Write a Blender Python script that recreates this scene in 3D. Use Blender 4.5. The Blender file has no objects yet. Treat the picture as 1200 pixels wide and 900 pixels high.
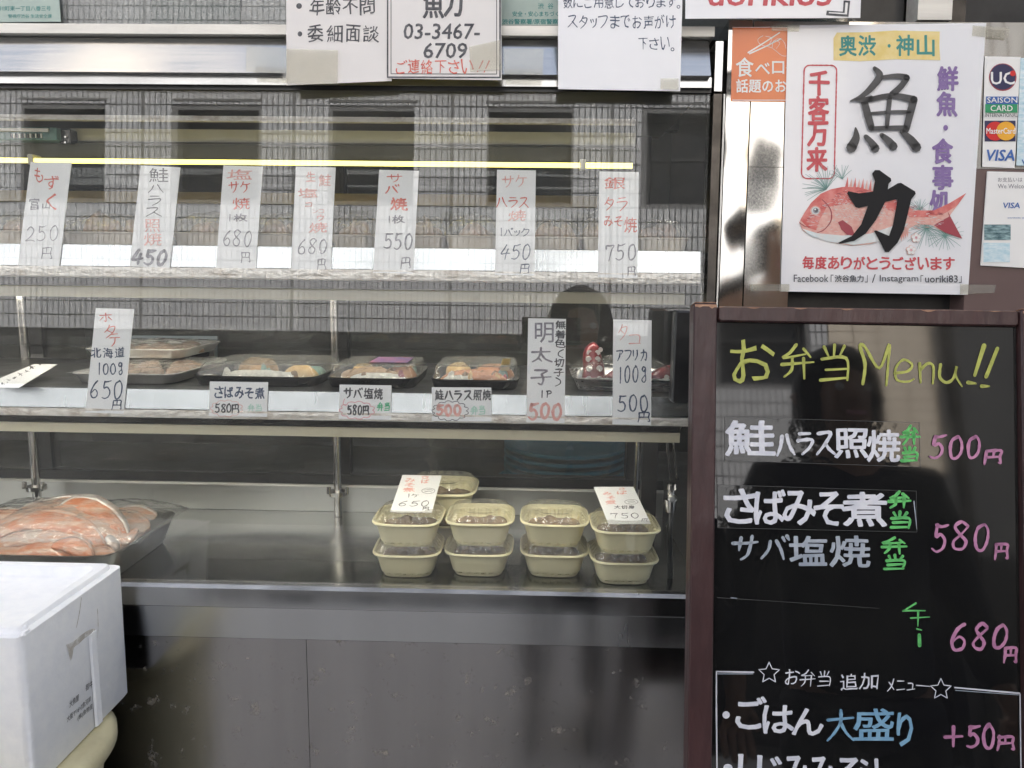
import bpy, math, random
from mathutils import Vector, Matrix, noise, geometry
random.seed(7)
R = math.radians
sc = bpy.context.scene
col = sc.collection
# ------------------------------------------------------------------ camera
W, H, F = 1200.0, 900.0, 867.0
CAM = Vector((0, 0, 1.5))
yaw, pit, rol = R(1.3), R(-8.5), R(0.7)
fw = Vector((-math.sin(yaw) * math.cos(pit), math.cos(yaw) * math.cos(pit), math.sin(pit)))
rt = fw.cross(Vector((0, 0, 1))).normalized()
up = rt.cross(fw).normalized()
rt, up = rt * math.cos(rol) + up * math.sin(rol), up * math.cos(rol) - rt * math.sin(rol)
cam = bpy.data.cameras.new('camera')
co = bpy.data.objects.new('camera', cam)
col.objects.link(co)
m = Matrix((rt, up, -fw)).transposed().to_4x4()
m.translation = CAM
co.matrix_world = m
cam.sensor_width = 36
cam.lens = F / W * 36
cam.clip_start = 0.01
cam.clip_end = 500
sc.camera = co
# ------------------------------------------------------------------ world, sun, exposure
SUN_EL, SUN_AZ = R(44), R(14)
wd = bpy.data.worlds.new('World')
sc.world = wd
wd.use_nodes = True
nt = wd.node_tree
sky = nt.nodes.new('ShaderNodeTexSky')
sky.sky_type = 'NISHITA'
sky.sun_disc = False
sky.sun_elevation = SUN_EL
sky.sun_rotation = SUN_AZ
sky.dust_density = 4.0
sky.air_density = 1.0
bg = nt.nodes['Background']
bg.inputs[1].default_value = 0.15
hs = nt.nodes.new('ShaderNodeHueSaturation')
hs.inputs['Saturation'].default_value = .55
nt.links.new(sky.outputs[0], hs.inputs['Color'])
nt.links.new(hs.outputs[0], bg.inputs[0])
sl = bpy.data.lights.new('sun', 'SUN')
sl.energy = 5.0
sl.angle = R(0.5)
sl.color = (1.0, 0.975, 0.94)
so = bpy.data.objects.new('sun', sl)
col.objects.link(so)
sd = Vector((math.sin(SUN_AZ) * math.cos(SUN_EL), math.cos(SUN_AZ) * math.cos(SUN_EL), math.sin(SUN_EL)))
so.rotation_euler = sd.to_track_quat('Z', 'Y').to_euler()
so.location = (0, 6, 14)
sc.view_settings.view_transform = 'Standard'
sc.view_settings.look = 'None'
sc.view_settings.gamma = 1
sc.view_settings.exposure = 1.75
sc.render.engine = 'CYCLES'
sc.cycles.use_denoising = True
sc.cycles.max_bounces = 9
sc.cycles.transparent_max_bounces = 20
sc.cycles.caustics_reflective = False
sc.cycles.caustics_refractive = False
sc.cycles.sample_clamp_indirect = 6


# ------------------------------------------------------------------ materials
def new_mat(name):
    mt = bpy.data.materials.new(name)
    mt.use_nodes = True
    return mt, mt.node_tree.nodes, mt.node_tree.links, mt.node_tree.nodes['Principled BSDF']


def mat(name, c, rough=.6, metal=0.0, c2=None, sc_=20.0, bump=0.0, bsc=60.0, stretch=(1, 1, 1), lo=.35, hi=.65, coat=0.0, spec=None, rvar=0.0, sss=0.0, detail=5):
    mt, N, L, b = new_mat(name)
    b.inputs['Base Color'].default_value = (*c, 1)
    b.inputs['Roughness'].default_value = rough
    b.inputs['Metallic'].default_value = metal
    b.inputs['Coat Weight'].default_value = coat
    b.inputs['Coat Roughness'].default_value = 0.08
    if spec is not None:
        b.inputs['Specular IOR Level'].default_value = spec
    if sss:
        b.inputs['Subsurface Weight'].default_value = sss
        b.inputs['Subsurface Scale'].default_value = 0.01
    tc = N.new('ShaderNodeTexCoord')
    mp = N.new('ShaderNodeMapping')
    mp.inputs['Scale'].default_value = stretch
    L.new(tc.outputs['Object'], mp.inputs[0])
    if c2 is not None or rvar:
        n = N.new('ShaderNodeTexNoise')
        n.inputs['Scale'].default_value = sc_
        n.inputs['Detail'].default_value = detail
        n.inputs['Roughness'].default_value = .6
        L.new(mp.outputs[0], n.inputs[0])
        mr = N.new('ShaderNodeMapRange')
        mr.inputs[1].default_value = lo
        mr.inputs[2].default_value = hi
        L.new(n.outputs[0], mr.inputs[0])
        if c2 is not None:
            mx = N.new('ShaderNodeMix')
            mx.data_type = 'RGBA'
            mx.inputs[6].default_value = (*c, 1)
            mx.inputs[7].default_value = (*c2, 1)
            L.new(mr.outputs[0], mx.inputs[0])
            L.new(mx.outputs[2], b.inputs['Base Color'])
        if rvar:
            r2 = N.new('ShaderNodeMapRange')
            r2.inputs[3].default_value = rough
            r2.inputs[4].default_value = rough + rvar
            L.new(mr.outputs[0], r2.inputs[0])
            L.new(r2.outputs[0], b.inputs['Roughness'])
    if bump:
        n2 = N.new('ShaderNodeTexNoise')
        n2.inputs['Scale'].default_value = bsc
        n2.inputs['Detail'].default_value = 3
        L.new(mp.outputs[0], n2.inputs[0])
        bp = N.new('ShaderNodeBump')
        bp.inputs['Strength'].default_value = bump
        bp.inputs['Distance'].default_value = .01
        L.new(n2.outputs[0], bp.inputs['Height'])
        L.new(bp.outputs[0], b.inputs['Normal'])
    return mt


def steel_mat(name, c, rough, stain=None, wav=.02, wsc=3.0, amount=.62, brushed=.22, cvar=.04, axis=(1, 40, 40)):
    """stainless sheet: long brush marks (painted reflection streaks at high cvar), slow waves in the sheet, optional spots of stain"""
    mt, N, L, b = new_mat(name)
    b.inputs['Metallic'].default_value = 1
    tc = N.new('ShaderNodeTexCoord')
    mp = N.new('ShaderNodeMapping')
    mp.inputs['Scale'].default_value = axis
    L.new(tc.outputs['Object'], mp.inputs[0])
    n = N.new('ShaderNodeTexNoise')
    n.inputs['Scale'].default_value = 9
    n.inputs['Detail'].default_value = 6
    L.new(mp.outputs[0], n.inputs[0])
    r = N.new('ShaderNodeMapRange')
    r.inputs[1].default_value = .3
    r.inputs[2].default_value = .7
    r.inputs[3].default_value = rough * (1 - brushed)
    r.inputs[4].default_value = rough * (1 + brushed)
    L.new(n.outputs[0], r.inputs[0])
    L.new(r.outputs[0], b.inputs['Roughness'])
    mx = N.new('ShaderNodeMix')
    mx.data_type = 'RGBA'
    mx.inputs[6].default_value = (*[x * (1 - cvar) for x in c], 1)
    mx.inputs[7].default_value = (*c, 1)
    L.new(n.outputs[0], mx.inputs[0])
    last = mx.outputs[2]
    if stain:
        s = N.new('ShaderNodeTexNoise')
        s.inputs['Scale'].default_value = 38
        s.inputs['Detail'].default_value = 9
        s.inputs['Roughness'].default_value = .72
        L.new(tc.outputs['Object'], s.inputs[0])
        sr = N.new('ShaderNodeMapRange')
        sr.inputs[1].default_value = amount
        sr.inputs[2].default_value = amount + .14
        L.new(s.outputs[0], sr.inputs[0])
        m2 = N.new('ShaderNodeMix')
        m2.data_type = 'RGBA'
        m2.inputs[7].default_value = (*stain, 1)
        L.new(sr.outputs[0], m2.inputs[0])
        L.new(last, m2.inputs[6])
        last = m2.outputs[2]
        inv = N.new('ShaderNodeMapRange')
        inv.inputs[3].default_value = 1
        inv.inputs[4].default_value = .25
        L.new(sr.outputs[0], inv.inputs[0])
        L.new(inv.outputs[0], b.inputs['Metallic'])
    L.new(last, b.inputs['Base Color'])
    w = N.new('ShaderNodeTexNoise')
    w.inputs['Scale'].default_value = wsc
    w.inputs['Detail'].default_value = 1.5
    L.new(tc.outputs['Object'], w.inputs[0])
    bp = N.new('ShaderNodeBump')
    bp.inputs['Strength'].default_value = 1
    bp.inputs['Distance'].default_value = wav
    L.new(w.outputs[0], bp.inputs['Height'])
    L.new(bp.outputs[0], b.inputs['Normal'])
    return mt


def clear_mat(name, ior=1.5, tint=(1, 1, 1), rough=0.0, wav=0.0, wsc=20, haze=0.0, dust=0.0):
    """thin clear sheet: Fresnel mirror over straight-through transparency"""
    mt, N, L, b = new_mat(name)
    out = N['Material Output']
    N.remove(b)
    tr = N.new('ShaderNodeBsdfTransparent')
    tr.inputs[0].default_value = (*tint, 1)
    gl = N.new('ShaderNodeBsdfGlossy')
    gl.inputs['Roughness'].default_value = rough
    fr = N.new('ShaderNodeFresnel')
    geo = N.new('ShaderNodeNewGeometry')
    sel = N.new('ShaderNodeMapRange')
    sel.inputs[3].default_value = ior
    sel.inputs[4].default_value = 1 / ior
    L.new(geo.outputs['Backfacing'], sel.inputs[0])
    L.new(sel.outputs[0], fr.inputs[0])
    mx = N.new('ShaderNodeMixShader')
    L.new(fr.outputs[0], mx.inputs[0])
    L.new(tr.outputs[0], mx.inputs[1])
    L.new(gl.outputs[0], mx.inputs[2])
    last = mx.outputs[0]
    tc = N.new('ShaderNodeTexCoord')
    if wav:
        w = N.new('ShaderNodeTexNoise')
        w.inputs['Scale'].default_value = wsc
        L.new(tc.outputs['Object'], w.inputs[0])
        bp = N.new('ShaderNodeBump')
        bp.inputs['Distance'].default_value = wav
        L.new(w.outputs[0], bp.inputs['Height'])
        L.new(bp.outputs[0], gl.inputs['Normal'])
        L.new(bp.outputs[0], fr.inputs['Normal'])
    if haze or dust:
        df = N.new('ShaderNodeBsdfDiffuse')
        df.inputs[0].default_value = (.75, .75, .72, 1)
        m2 = N.new('ShaderNodeMixShader')
        n = N.new('ShaderNodeTexNoise')
        n.inputs['Scale'].default_value = 5
        n.inputs['Detail'].default_value = 8
        n.inputs['Roughness'].default_value = .7
        L.new(tc.outputs['Object'], n.inputs[0])
        r = N.new('ShaderNodeMapRange')
        r.inputs[1].default_value = .4
        r.inputs[2].default_value = .75
        r.inputs[3].default_value = haze
        r.inputs[4].default_value = haze + dust
        L.new(n.outputs[0], r.inputs[0])
        L.new(r.outputs[0], m2.inputs[0])
        L.new(last, m2.inputs[1])
        L.new(df.outputs[0], m2.inputs[2])
        last = m2.outputs[0]
    L.new(last, out.inputs[0])
    return mt


def emit_mat(name, c, s):
    mt, N, L, b = new_mat(name)
    b.inputs['Base Color'].default_value = (*c, 1)
    b.inputs['Emission Color'].default_value = (*c, 1)
    b.inputs['Emission Strength'].default_value = s
    return mt


M = {}
M['rail'] = steel_mat('brushed_rail', (.52, .52, .51), .2, wav=.012, wsc=4)
M['alu'] = mat('pale_aluminium', (.72, .70, .65), .45, .35, c2=(.6, .58, .54), sc_=8, stretch=(1, 12, 12))
M['pillar'] = steel_mat('pillar_steel', (.70, .68, .64), .07, wav=.02, wsc=5, axis=(40, 1, 40))
M['panel'] = steel_mat('panel_steel', (.70, .68, .64), .09, wav=.02, wsc=4, axis=(40, 1, 40))
M['front'] = steel_mat('counter_front_steel', (.47, .45, .44), .17, stain=(.27, .24, .20), wav=.012, wsc=2.2, amount=.585, axis=(1.6, 1.6, .12), brushed=.35, cvar=.5)  # broad vertical colour streaks stand in for street reflections
M['band'] = steel_mat('counter_band_steel', (.60, .60, .60), .22, stain=(.4, .38, .36), wav=.006, wsc=2, amount=.72, axis=(1.6, 1.6, .12), brushed=.3, cvar=.35)  # softer painted streaks, again imitating reflected vertical bands
M['floor'] = steel_mat('counter_floor_steel', (.36, .37, .36), .2, stain=(.34, .31, .26), wav=.01, wsc=3, amount=.68)
M['ledge'] = steel_mat('back_ledge_steel', (.55, .55, .53), .38, stain=(.4, .33, .26), wav=.004, wsc=3, amount=.7)
M['shelf'] = mat('dark_shelf', (.05, .052, .055), .3, .3, c2=(.1, .1, .1), sc_=12, rvar=.25)
M['pricerail'] = steel_mat('price_rail_steel', (.58, .61, .63), .26, wav=.02, wsc=5, axis=(12, 1, 1), brushed=.08)
M['lip'] = mat('worn_lip', (.82, .78, .72), .38, .3, c2=(.45, .36, .28), sc_=55, bump=.5, bsc=160, stretch=(.6, 1, 1), lo=.5, hi=.75)
M['cream_tube'] = mat('cream_lamp_housing', (.72, .67, .50), .45, c2=(.5, .42, .26), sc_=30, lo=.6, hi=.85)
M['cream_bar'] = mat('cream_bar', (.66, .64, .54), .5, c2=(.55, .52, .42), sc_=10)
M['ochre'] = mat('ochre_board', (.55, .42, .18), .5, c2=(.4, .3, .14), sc_=10)
M['teal'] = mat('teal_plastic', (.05, .13, .12), .4, c2=(.07, .17, .15), sc_=20)
M['tube_on'] = emit_mat('lit_tube', (1.0, .86, .20), 1.1)
M['black'] = mat('black_frame', (.012, .012, .013), .35, c2=(.03, .03, .03), sc_=20)
M['darkwall'] = mat('dark_room_wall', (.10, .10, .095), .8, c2=(.06, .06, .055), sc_=2)
M['darkmetal'] = mat('bronze_post', (.06, .055, .05), .25, .8, c2=(.12, .11, .1), sc_=30)
M['glass'] = clear_mat('case_glass', 1.62, (.98, .985, .98), haze=.014, dust=.03)
M['backglass'] = clear_mat('back_door_glass', 1.5, (.8, .82, .8), haze=.02, dust=.04)
M['winglass'] = mat('facade_window_glass', (.02, .024, .03), .05, 0, c2=(.035, .035, .035), sc_=1.5)
M['chrome'] = steel_mat('upright_steel', (.65, .63, .6), .18, wav=.002, wsc=20)
M['paper'] = mat('white_card', (.90, .90, .90), .55, c2=(.85, .86, .86), sc_=14, bump=.06, bsc=25)
M['paper_gloss'] = mat('laminated_paper', (.84, .84, .86), .3, c2=(.80, .80, .83), sc_=6, bump=.10, bsc=9, coat=.6)
M['paper_warm'] = mat('notice_paper', (.82, .79, .77), .55, c2=(.77, .74, .72), sc_=4, bump=.12, bsc=9)
M['paper_green'] = mat('greenish_notice', (.42, .52, .47), .4, c2=(.36, .45, .41), sc_=7)
M['tape'] = clear_mat('clear_tape', 1.5, (.95, .94, .9), rough=.2, haze=.10, dust=.08)
M['i_red'] = mat('red_marker', (.68, .12, .09), .7, c2=(.78, .28, .22), sc_=130)
M['i_lred'] = mat('faded_red_marker', (.80, .36, .32), .7, c2=(.84, .55, .5), sc_=130)
M['i_blk'] = mat('black_marker', (.05, .05, .06), .6, c2=(.14, .14, .15), sc_=130)
M['i_gry'] = mat('grey_marker', (.20, .19, .22), .6, c2=(.33, .32, .36), sc_=130)
M['i_navy'] = mat('navy_marker', (.04, .06, .12), .6, c2=(.10, .13, .2), sc_=130)
M['i_blue'] = mat('blue_print', (.04, .07, .30), .5)
M['i_lgrn'] = mat('pale_green_marker', (.45, .72, .60), .6, c2=(.55, .78, .68), sc_=130)
M['i_green'] = mat('green_marker', (.10, .55, .28), .6, c2=(.2, .62, .36), sc_=130)
M['i_pink'] = mat('pink_marker', (.75, .30, .36), .6, c2=(.82, .48, .5), sc_=130)
M['i_teal'] = mat('teal_print', (.05, .27, .25), .5)
M['i_purple'] = mat('purple_print', (.20, .12, .32), .4, c2=(.27, .19, .40), sc_=90)
M['i_brush'] = mat('brush_black', (.012, .012, .014), .5, coat=.05, spec=.25)
M['i_brushg'] = mat('brush_black_sheen', (.035, .035, .038), .4, c2=(.08, .08, .085), sc_=35, coat=.35)  # grey reflection on the ink, put into its colour
M['i_pred'] = mat('print_red', (.55, .06, .08), .4, c2=(.62, .12, .13), sc_=80)
M['p_yel'] = mat('print_yellow', (.80, .62, .22), .4, c2=(.85, .70, .34), sc_=60)
M['p_orange'] = mat('print_orange', (.75, .20, .055), .35, c2=(.70, .17, .05), sc_=10, bump=.1, bsc=20, coat=.5)
M['p_white'] = mat('print_white', (.85, .84, .82), .4)
M['p_navy'] = mat('print_navy', (.03, .03, .09), .35)
M['p_sblue'] = mat('print_blue', (.05, .14, .42), .35)
M['p_sgreen'] = mat('print_green', (.03, .30, .13), .35)
M['p_mred'] = mat('print_bright_red', (.65, .03, .03), .35)
M['p_morange'] = mat('print_amber', (.85, .42, .04), .35)
M['p_pic'] = mat('print_photo_dark', (.03, .09, .11), .35, c2=(.35, .5, .52), sc_=90, stretch=(1, 4, 1))
M['p_pic2'] = mat('print_photo_light', (.45, .66, .75), .35, c2=(.75, .85, .88), sc_=90, stretch=(1, 3, 1))
M['f_red'] = mat('bream_red', (.62, .12, .11), .4, c2=(.74, .27, .24), sc_=70)
M['f_pink'] = mat('bream_pink', (.74, .36, .31), .4, c2=(.80, .52, .45), sc_=160)
M['f_pale'] = mat('bream_belly', (.74, .72, .70), .4, c2=(.68, .76, .77), sc_=50)
M['f_deep'] = mat('bream_deep', (.36, .06, .08), .4)
M['pine'] = mat('pine_green', (.22, .37, .34), .5)
M['c_yel'] = mat('chalk_yellow', (.50, .52, .12), .6, c2=(.36, .38, .09), sc_=70)
M['c_wht'] = mat('chalk_white', (.78, .78, .82), .6, c2=(.62, .63, .70), sc_=50)
M['c_gry'] = mat('chalk_grey', (.45, .49, .54), .6, c2=(.30, .34, .4), sc_=50)
M['c_grn'] = mat('chalk_green', (.16, .62, .17), .6, c2=(.11, .48, .14), sc_=50)
M['c_pnk'] = mat('chalk_pink', (.60, .27, .44), .6, c2=(.44, .18, .33), sc_=50)
M['c_blu'] = mat('chalk_blue', (.24, .44, .60), .6, c2=(.16, .33, .5), sc_=50)
M['board'] = mat('gloss_blackboard', (.008, .008, .009), .015, 0, bump=.012, bsc=5, spec=.8, c2=(.014, .014, .013), sc_=6, rvar=.05)
M['film'] = mat('black_film', (.012, .012, .012), .06, spec=.75, bump=.05, bsc=30)
M['film_edge'] = mat('film_edge', (.12, .12, .12), .5)
M['maroon'] = mat('maroon_wood', (.040, .018, .019), .42, c2=(.075, .034, .034), sc_=22, lo=.4, hi=.75, bump=.3, bsc=60, stretch=(1, 1, .25), coat=.05)
M['maroon_side'] = M['maroon']
M['rawwood'] = mat('bare_worn_wood', (.50, .30, .19), .7, c2=(.3, .16, .1), sc_=90)
M['brownpanel'] = mat('brown_panel', (.12, .075, .07), .35, c2=(.15, .10, .095), sc_=4, coat=.3)
M['foam'] = mat('styrofoam', (.88, .885, .90), .75, c2=(.83, .84, .87), sc_=60, bump=.10, bsc=150, sss=.0)
M['foam_dirt'] = mat('foam_dirt', (.45, .42, .38), .8, c2=(.72, .72, .72), sc_=90, lo=.42, hi=.6)
M['binp'] = mat('beige_plastic', (.60, .55, .36), .4, c2=(.48, .43, .27), sc_=12, lo=.5, hi=.7)
M['tub'] = mat('cream_plastic', (.90, .84, .56), .36, c2=(.87, .81, .53), sc_=10, sss=.0)
M['lid'] = clear_mat('clear_lid', 1.75, (.97, .97, .95), rough=.03, wav=.0015, wsc=90, haze=.08, dust=.08)
M['wrap'] = clear_mat('cling_wrap', 1.6, (.98, .98, .98), rough=.06, wav=.006, wsc=55, haze=.03, dust=.12)
M['sauce'] = mat('simmered_fish', (.16, .09, .045), .25, c2=(.36, .24, .13), sc_=45, bump=.6, bsc=70)
M['btray'] = mat('black_tray', (.015, .015, .016), .25)
M['rice'] = mat('rice', (.78, .77, .72), .5, bump=.8, bsc=260)
M['egg'] = mat('omelette', (.72, .50, .22), .5, c2=(.55, .34, .12), sc_=70)
M['salmonc'] = mat('grilled_salmon', (.58, .24, .10), .45, c2=(.42, .17, .07), sc_=80, bump=.4, bsc=120)
M['mack'] = mat('grilled_mackerel', (.50, .32, .17), .4, c2=(.30, .19, .1), sc_=60, bump=.4, bsc=120)
M['purpleb'] = mat('purple_label', (.13, .12, .33), .35, c2=(.42, .16, .22), sc_=60)
M['fish_o'] = mat('salmon_flesh', (.58, .20, .085), .3, c2=(.60, .42, .32), sc_=22, stretch=(1, 3, 4), bump=.35, bsc=120, coat=.4, lo=.42, hi=.6, detail=8)
M['fish_p'] = mat('pale_flesh', (.47, .37, .31), .3, c2=(.54, .27, .16), sc_=26, stretch=(1, 3, 4), bump=.35, bsc=120, coat=.4, lo=.42, hi=.6, detail=8)
M['fish_s'] = mat('silver_skin', (.52, .52, .50), .28, .35, c2=(.42, .33, .28), sc_=45)
M['scallop'] = mat('scallop_meat', (.46, .34, .27), .4, c2=(.34, .23, .17), sc_=40, bump=.3, bsc=60)
M['steeltray'] = mat('tray_steel', (.74, .74, .72), .3, .35, c2=(.66, .66, .64), sc_=20)
M['dtray'] = steel_mat('dark_tray_steel', (.26, .26, .25), .35, wav=.003, wsc=20)
M['foil'] = steel_mat('foil_tray', (.7, .7, .7), .3, wav=.01, wsc=60)
M['octo'] = mat('octopus_skin', (.24, .022, .03), .3, c2=(.16, .015, .02), sc_=60, coat=.3)
M['sucker'] = mat('sucker_white', (.75, .70, .68), .4)
M['foamtray'] = mat('foam_tray', (.62, .56, .46), .6, c2=(.5, .42, .32), sc_=30)
M['packfish'] = mat('packed_fish', (.34, .29, .24), .4, c2=(.36, .20, .13), sc_=30, bump=.4, bsc=60)
M['bluep'] = mat('blue_plastic', (.03, .24, .40), .4, c2=(.035, .29, .46), sc_=20)
M['darkclad'] = mat('dark_cladding', (.035, .035, .037), .6, c2=(.05, .05, .05), sc_=3)
M['tile'] = mat('grey_facade_tile', (.45, .455, .47), .45, c2=(.58, .585, .60), sc_=9, lo=.35, hi=.65)
M['grout'] = mat('grey_grout', (.17, .17, .17), .8)
M['tile_cr'] = mat('cream_facade_tile', (.66, .58, .47), .5, c2=(.60, .52, .42), sc_=3)
M['grout_cr'] = mat('tan_grout', (.35, .29, .22), .8)
M['cream_conc'] = mat('cream_tower', (.68, .60, .50), .7, c2=(.6, .53, .44), sc_=1)
M['asphalt'] = mat('asphalt', (.05, .05, .052), .85, c2=(.075, .075, .075), sc_=30, bump=.4, bsc=200)
M['pave'] = mat('pavement', (.48, .47, .45), .8, c2=(.40, .39, .38), sc_=8, bump=.2, bsc=60)
M['shopwall'] = mat('shop_wall', (.42, .40, .37), .7, c2=(.36, .34, .31), sc_=2)
M['coat'] = mat('dark_coat', (.018, .018, .022), .8, c2=(.03, .03, .035), sc_=60)
M['trouser'] = mat('dark_trousers', (.022, .022, .026), .8)
M['skin'] = mat('skin', (.50, .31, .22), .5)
M['hair'] = mat('black_hair', (.010, .009, .009), .45, bump=.5, bsc=150)
M['shoe'] = mat('black_shoe', (.015, .015, .015), .4)
M['blkglass'] = mat('dark_transom_backing', (.018, .035, .03), .4)
M['paleback'] = mat('pale_transom_backing', (.16, .17, .165), .6)


# ------------------------------------------------------------------ planes and mesh building
class Plane:
    def __init__(s, O, V, yw=0.0, U=None):
        s.O = Vector(O)
        s.U = Vector(U) if U is not None else Vector((math.cos(yw), math.sin(yw), 0))
        s.U.normalize()
        V = Vector(V)
        s.V = (V - s.U * V.dot(s.U)).normalized()
        s.N = s.U.cross(s.V).normalized()

    def hitw(s, px, py):
        d = fw * F + rt * (px - W / 2) - up * (py - H / 2)
        return CAM + d * ((s.O - CAM).dot(s.N) / d.dot(s.N))

    def hit(s, px, py):
        w = s.hitw(px, py) - s.O
        return w.dot(s.U), w.dot(s.V)

    def pt(s, u, v, n=0.0):
        return s.O + s.U * u + s.V * v + s.N * n

    def mat(s):
        mm = Matrix((s.U, s.V, s.N)).transposed().to_4x4()
        mm.translation = s.O
        return mm

    def off(s, n):
        return Plane(s.O + s.N * n, s.V, U=s.U)


def lean(O, deg, yw=0.0):
    t = R(deg)
    U = Vector((math.cos(yw), math.sin(yw), 0))
    back = Vector((-math.sin(yw), math.cos(yw), 0))
    return Plane(O, back * math.sin(t) + Vector((0, 0, 1)) * math.cos(t), U=U)


def wp(px, py, D):
    """world point on the upright plane y = D seen at that place of the photograph"""
    d = fw * F + rt * (px - W / 2) - up * (py - H / 2)
    return CAM + d * (D / d.y)


IDM = Matrix.Identity(4)
ROOTM = {}


class MB:
    def __init__(s):
        s.v, s.f = [], []

    def add(s, vs, fs):
        n = len(s.v)
        s.v += [Vector(x) for x in vs]
        s.f += [tuple(i + n for i in f) for f in fs]
        return s

    def box(s, a, b, T=None):
        x0, y0, z0 = a
        x1, y1, z1 = b
        vs = [(x0, y0, z0), (x1, y0, z0), (x1, y1, z0), (x0, y1, z0), (x0, y0, z1), (x1, y0, z1), (x1, y1, z1), (x0, y1, z1)]
        if T is not None:
            vs = [T(Vector(q)) for q in vs]
        return s.add(vs, [(3, 2, 1, 0), (4, 5, 6, 7), (0, 1, 5, 4), (1, 2, 6, 5), (2, 3, 7, 6), (3, 0, 4, 7)])

    def bbox(s, a, b, bv, T=None):
        """box with its vertical and top edges chamfered: stacked rings"""
        x0, y0, z0 = a
        x1, y1, z1 = b
        rings = []
        for ins, z in ((bv, z0), (0, z0 + bv), (0, z1 - bv), (bv, z1)):
            i = ins
            X0, X1, Y0, Y1 = x0 + i, x1 - i, y0 + i, y1 - i
            c = bv
            rings.append([(X0 + c, Y0, z), (X1 - c, Y0, z), (X1, Y0 + c, z), (X1, Y1 - c, z), (X1 - c, Y1, z), (X0 + c, Y1, z), (X0, Y1 - c, z), (X0, Y0 + c, z)])
        return s.rings(rings, True, True, T)

    def rings(s, rings, cap0=True, cap1=True, T=None):
        n = len(rings[0])
        vs = [Vector(p) for r in rings for p in r]
        if T is not None:
            vs = [T(p) for p in vs]
        fs = []
        for k in range(len(rings) - 1):
            for i in range(n):
                j = (i + 1) % n
                fs.append((k * n + i, k * n + j, (k + 1) * n + j, (k + 1) * n + i))
        if cap0:
            fs.append(tuple(reversed(range(n))))
        if cap1:
            fs.append(tuple((len(rings) - 1) * n + i for i in range(n)))
        return s.add(vs, fs)

    def tube(s, pts, r, n=10, cap=True):
        pts = [Vector(p) for p in pts]
        rs = r if isinstance(r, (list, tuple)) else [r] * len(pts)
        rings = []
        prev = None
        for i, p in enumerate(pts):
            d = (pts[min(i + 1, len(pts) - 1)] - pts[max(i - 1, 0)]).normalized()
            a = prev if prev is not None else (Vector((0, 0, 1)) if abs(d.z) < .9 else Vector((1, 0, 0)))
            a = (a - d * a.dot(d)).normalized()
            b = d.cross(a)
            prev = a
            rings.append([p + (a * math.cos(2 * math.pi * k / n) + b * math.sin(2 * math.pi * k / n)) * rs[i] for k in range(n)])
        return s.rings(rings, cap, cap)

    def build(s, name, mt, root=None, parent=None, M0=None, smooth=False, base=None):
        """verts are in world space unless M0 is given; root = the thing's empty, parent = direct parent"""
        me = bpy.data.meshes.new(name)
        inv = None
        if root is not None:
            RM = ROOTM[root.name]
        elif M0 is not None:
            RM = M0
        else:
            if base is None:
                xs = [v.x for v in s.v]
                ys = [v.y for v in s.v]
                base = Vector(((min(xs) + max(xs)) / 2, (min(ys) + max(ys)) / 2, min(v.z for v in s.v)))
            RM = Matrix.Translation(base)
        inv = RM.inverted()
        me.from_pydata([inv @ v for v in s.v], [], s.f)
        me.validate()
        me.update()
        if smooth:
            me.shade_smooth()
            if smooth is not True:
                me.set_sharp_from_angle(angle=R(smooth))
        o = bpy.data.objects.new(name, me)
        col.objects.link(o)
        for x in (mt if isinstance(mt, list) else [mt]):
            me.materials.append(x)
        if root is not None:
            o.parent = parent or root
        else:
            o.matrix_world = RM
            ROOTM[o.name] = RM
        return o


def tag(o, label=None, cat=None, group=None, kind=None):
    if label:
        o['label'] = label
    if cat:
        o['category'] = cat
    if group:
        o['group'] = group
    if kind:
        o['kind'] = kind
    return o


def empty(name, Mx, label, cat, group=None):
    o = bpy.data.objects.new(name, None)
    col.objects.link(o)
    if not isinstance(Mx, Matrix):
        Mx = Matrix.Translation(Vector(Mx))
    o.matrix_world = Mx
    o.empty_display_size = .05
    ROOTM[o.name] = Mx.copy()
    return tag(o, label, cat, group)


def kids(o):
    return [c for c in bpy.data.objects if c.parent == o]


def copy_tree(o, Mx, label=None, top=True, parent=None):
    c = o.copy()
    col.objects.link(c)
    if top:
        c.matrix_world = Mx
        ROOTM[c.name] = Mx.copy()
        if label:
            c['label'] = label
    else:
        c.parent = parent
    for ch in kids(o):
        copy_tree(ch, None, top=False, parent=c)
    return c


def boxp(mb, pl, u0, u1, v0, v1, n0, n1):
    return mb.box((u0, v0, n0), (u1, v1, n1), T=lambda p: pl.pt(p.x, p.y, p.z))


# ------------------------------------------------------------------ lettering
_tc = {}


def glyph(s, off):
    k = (s, off)
    if k not in _tc:
        cu = bpy.data.curves.new('t', 'FONT')
        cu.body = s
        cu.size = 1
        cu.offset = off
        cu.resolution_u = 2
        ob = bpy.data.objects.new('t', cu)
        col.objects.link(ob)
        dg = bpy.context.evaluated_depsgraph_get()
        me = bpy.data.meshes.new_from_object(ob.evaluated_get(dg))
        vs = [(v.co.x, v.co.y) for v in me.vertices]
        fs = [tuple(p.vertices) for p in me.polygons]
        bpy.data.objects.remove(ob)
        bpy.data.curves.remove(cu)
        bpy.data.meshes.remove(me)
        if vs:
            x0, x1 = min(v[0] for v in vs), max(v[0] for v in vs)
            y0, y1 = min(v[1] for v in vs), max(v[1] for v in vs)
            vs = [((x - x0) / max(x1 - x0, 1e-6), (y - y0) / max(y1 - y0, 1e-6)) for x, y in vs]
        _tc[k] = (vs, fs)
    return _tc[k]


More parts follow.
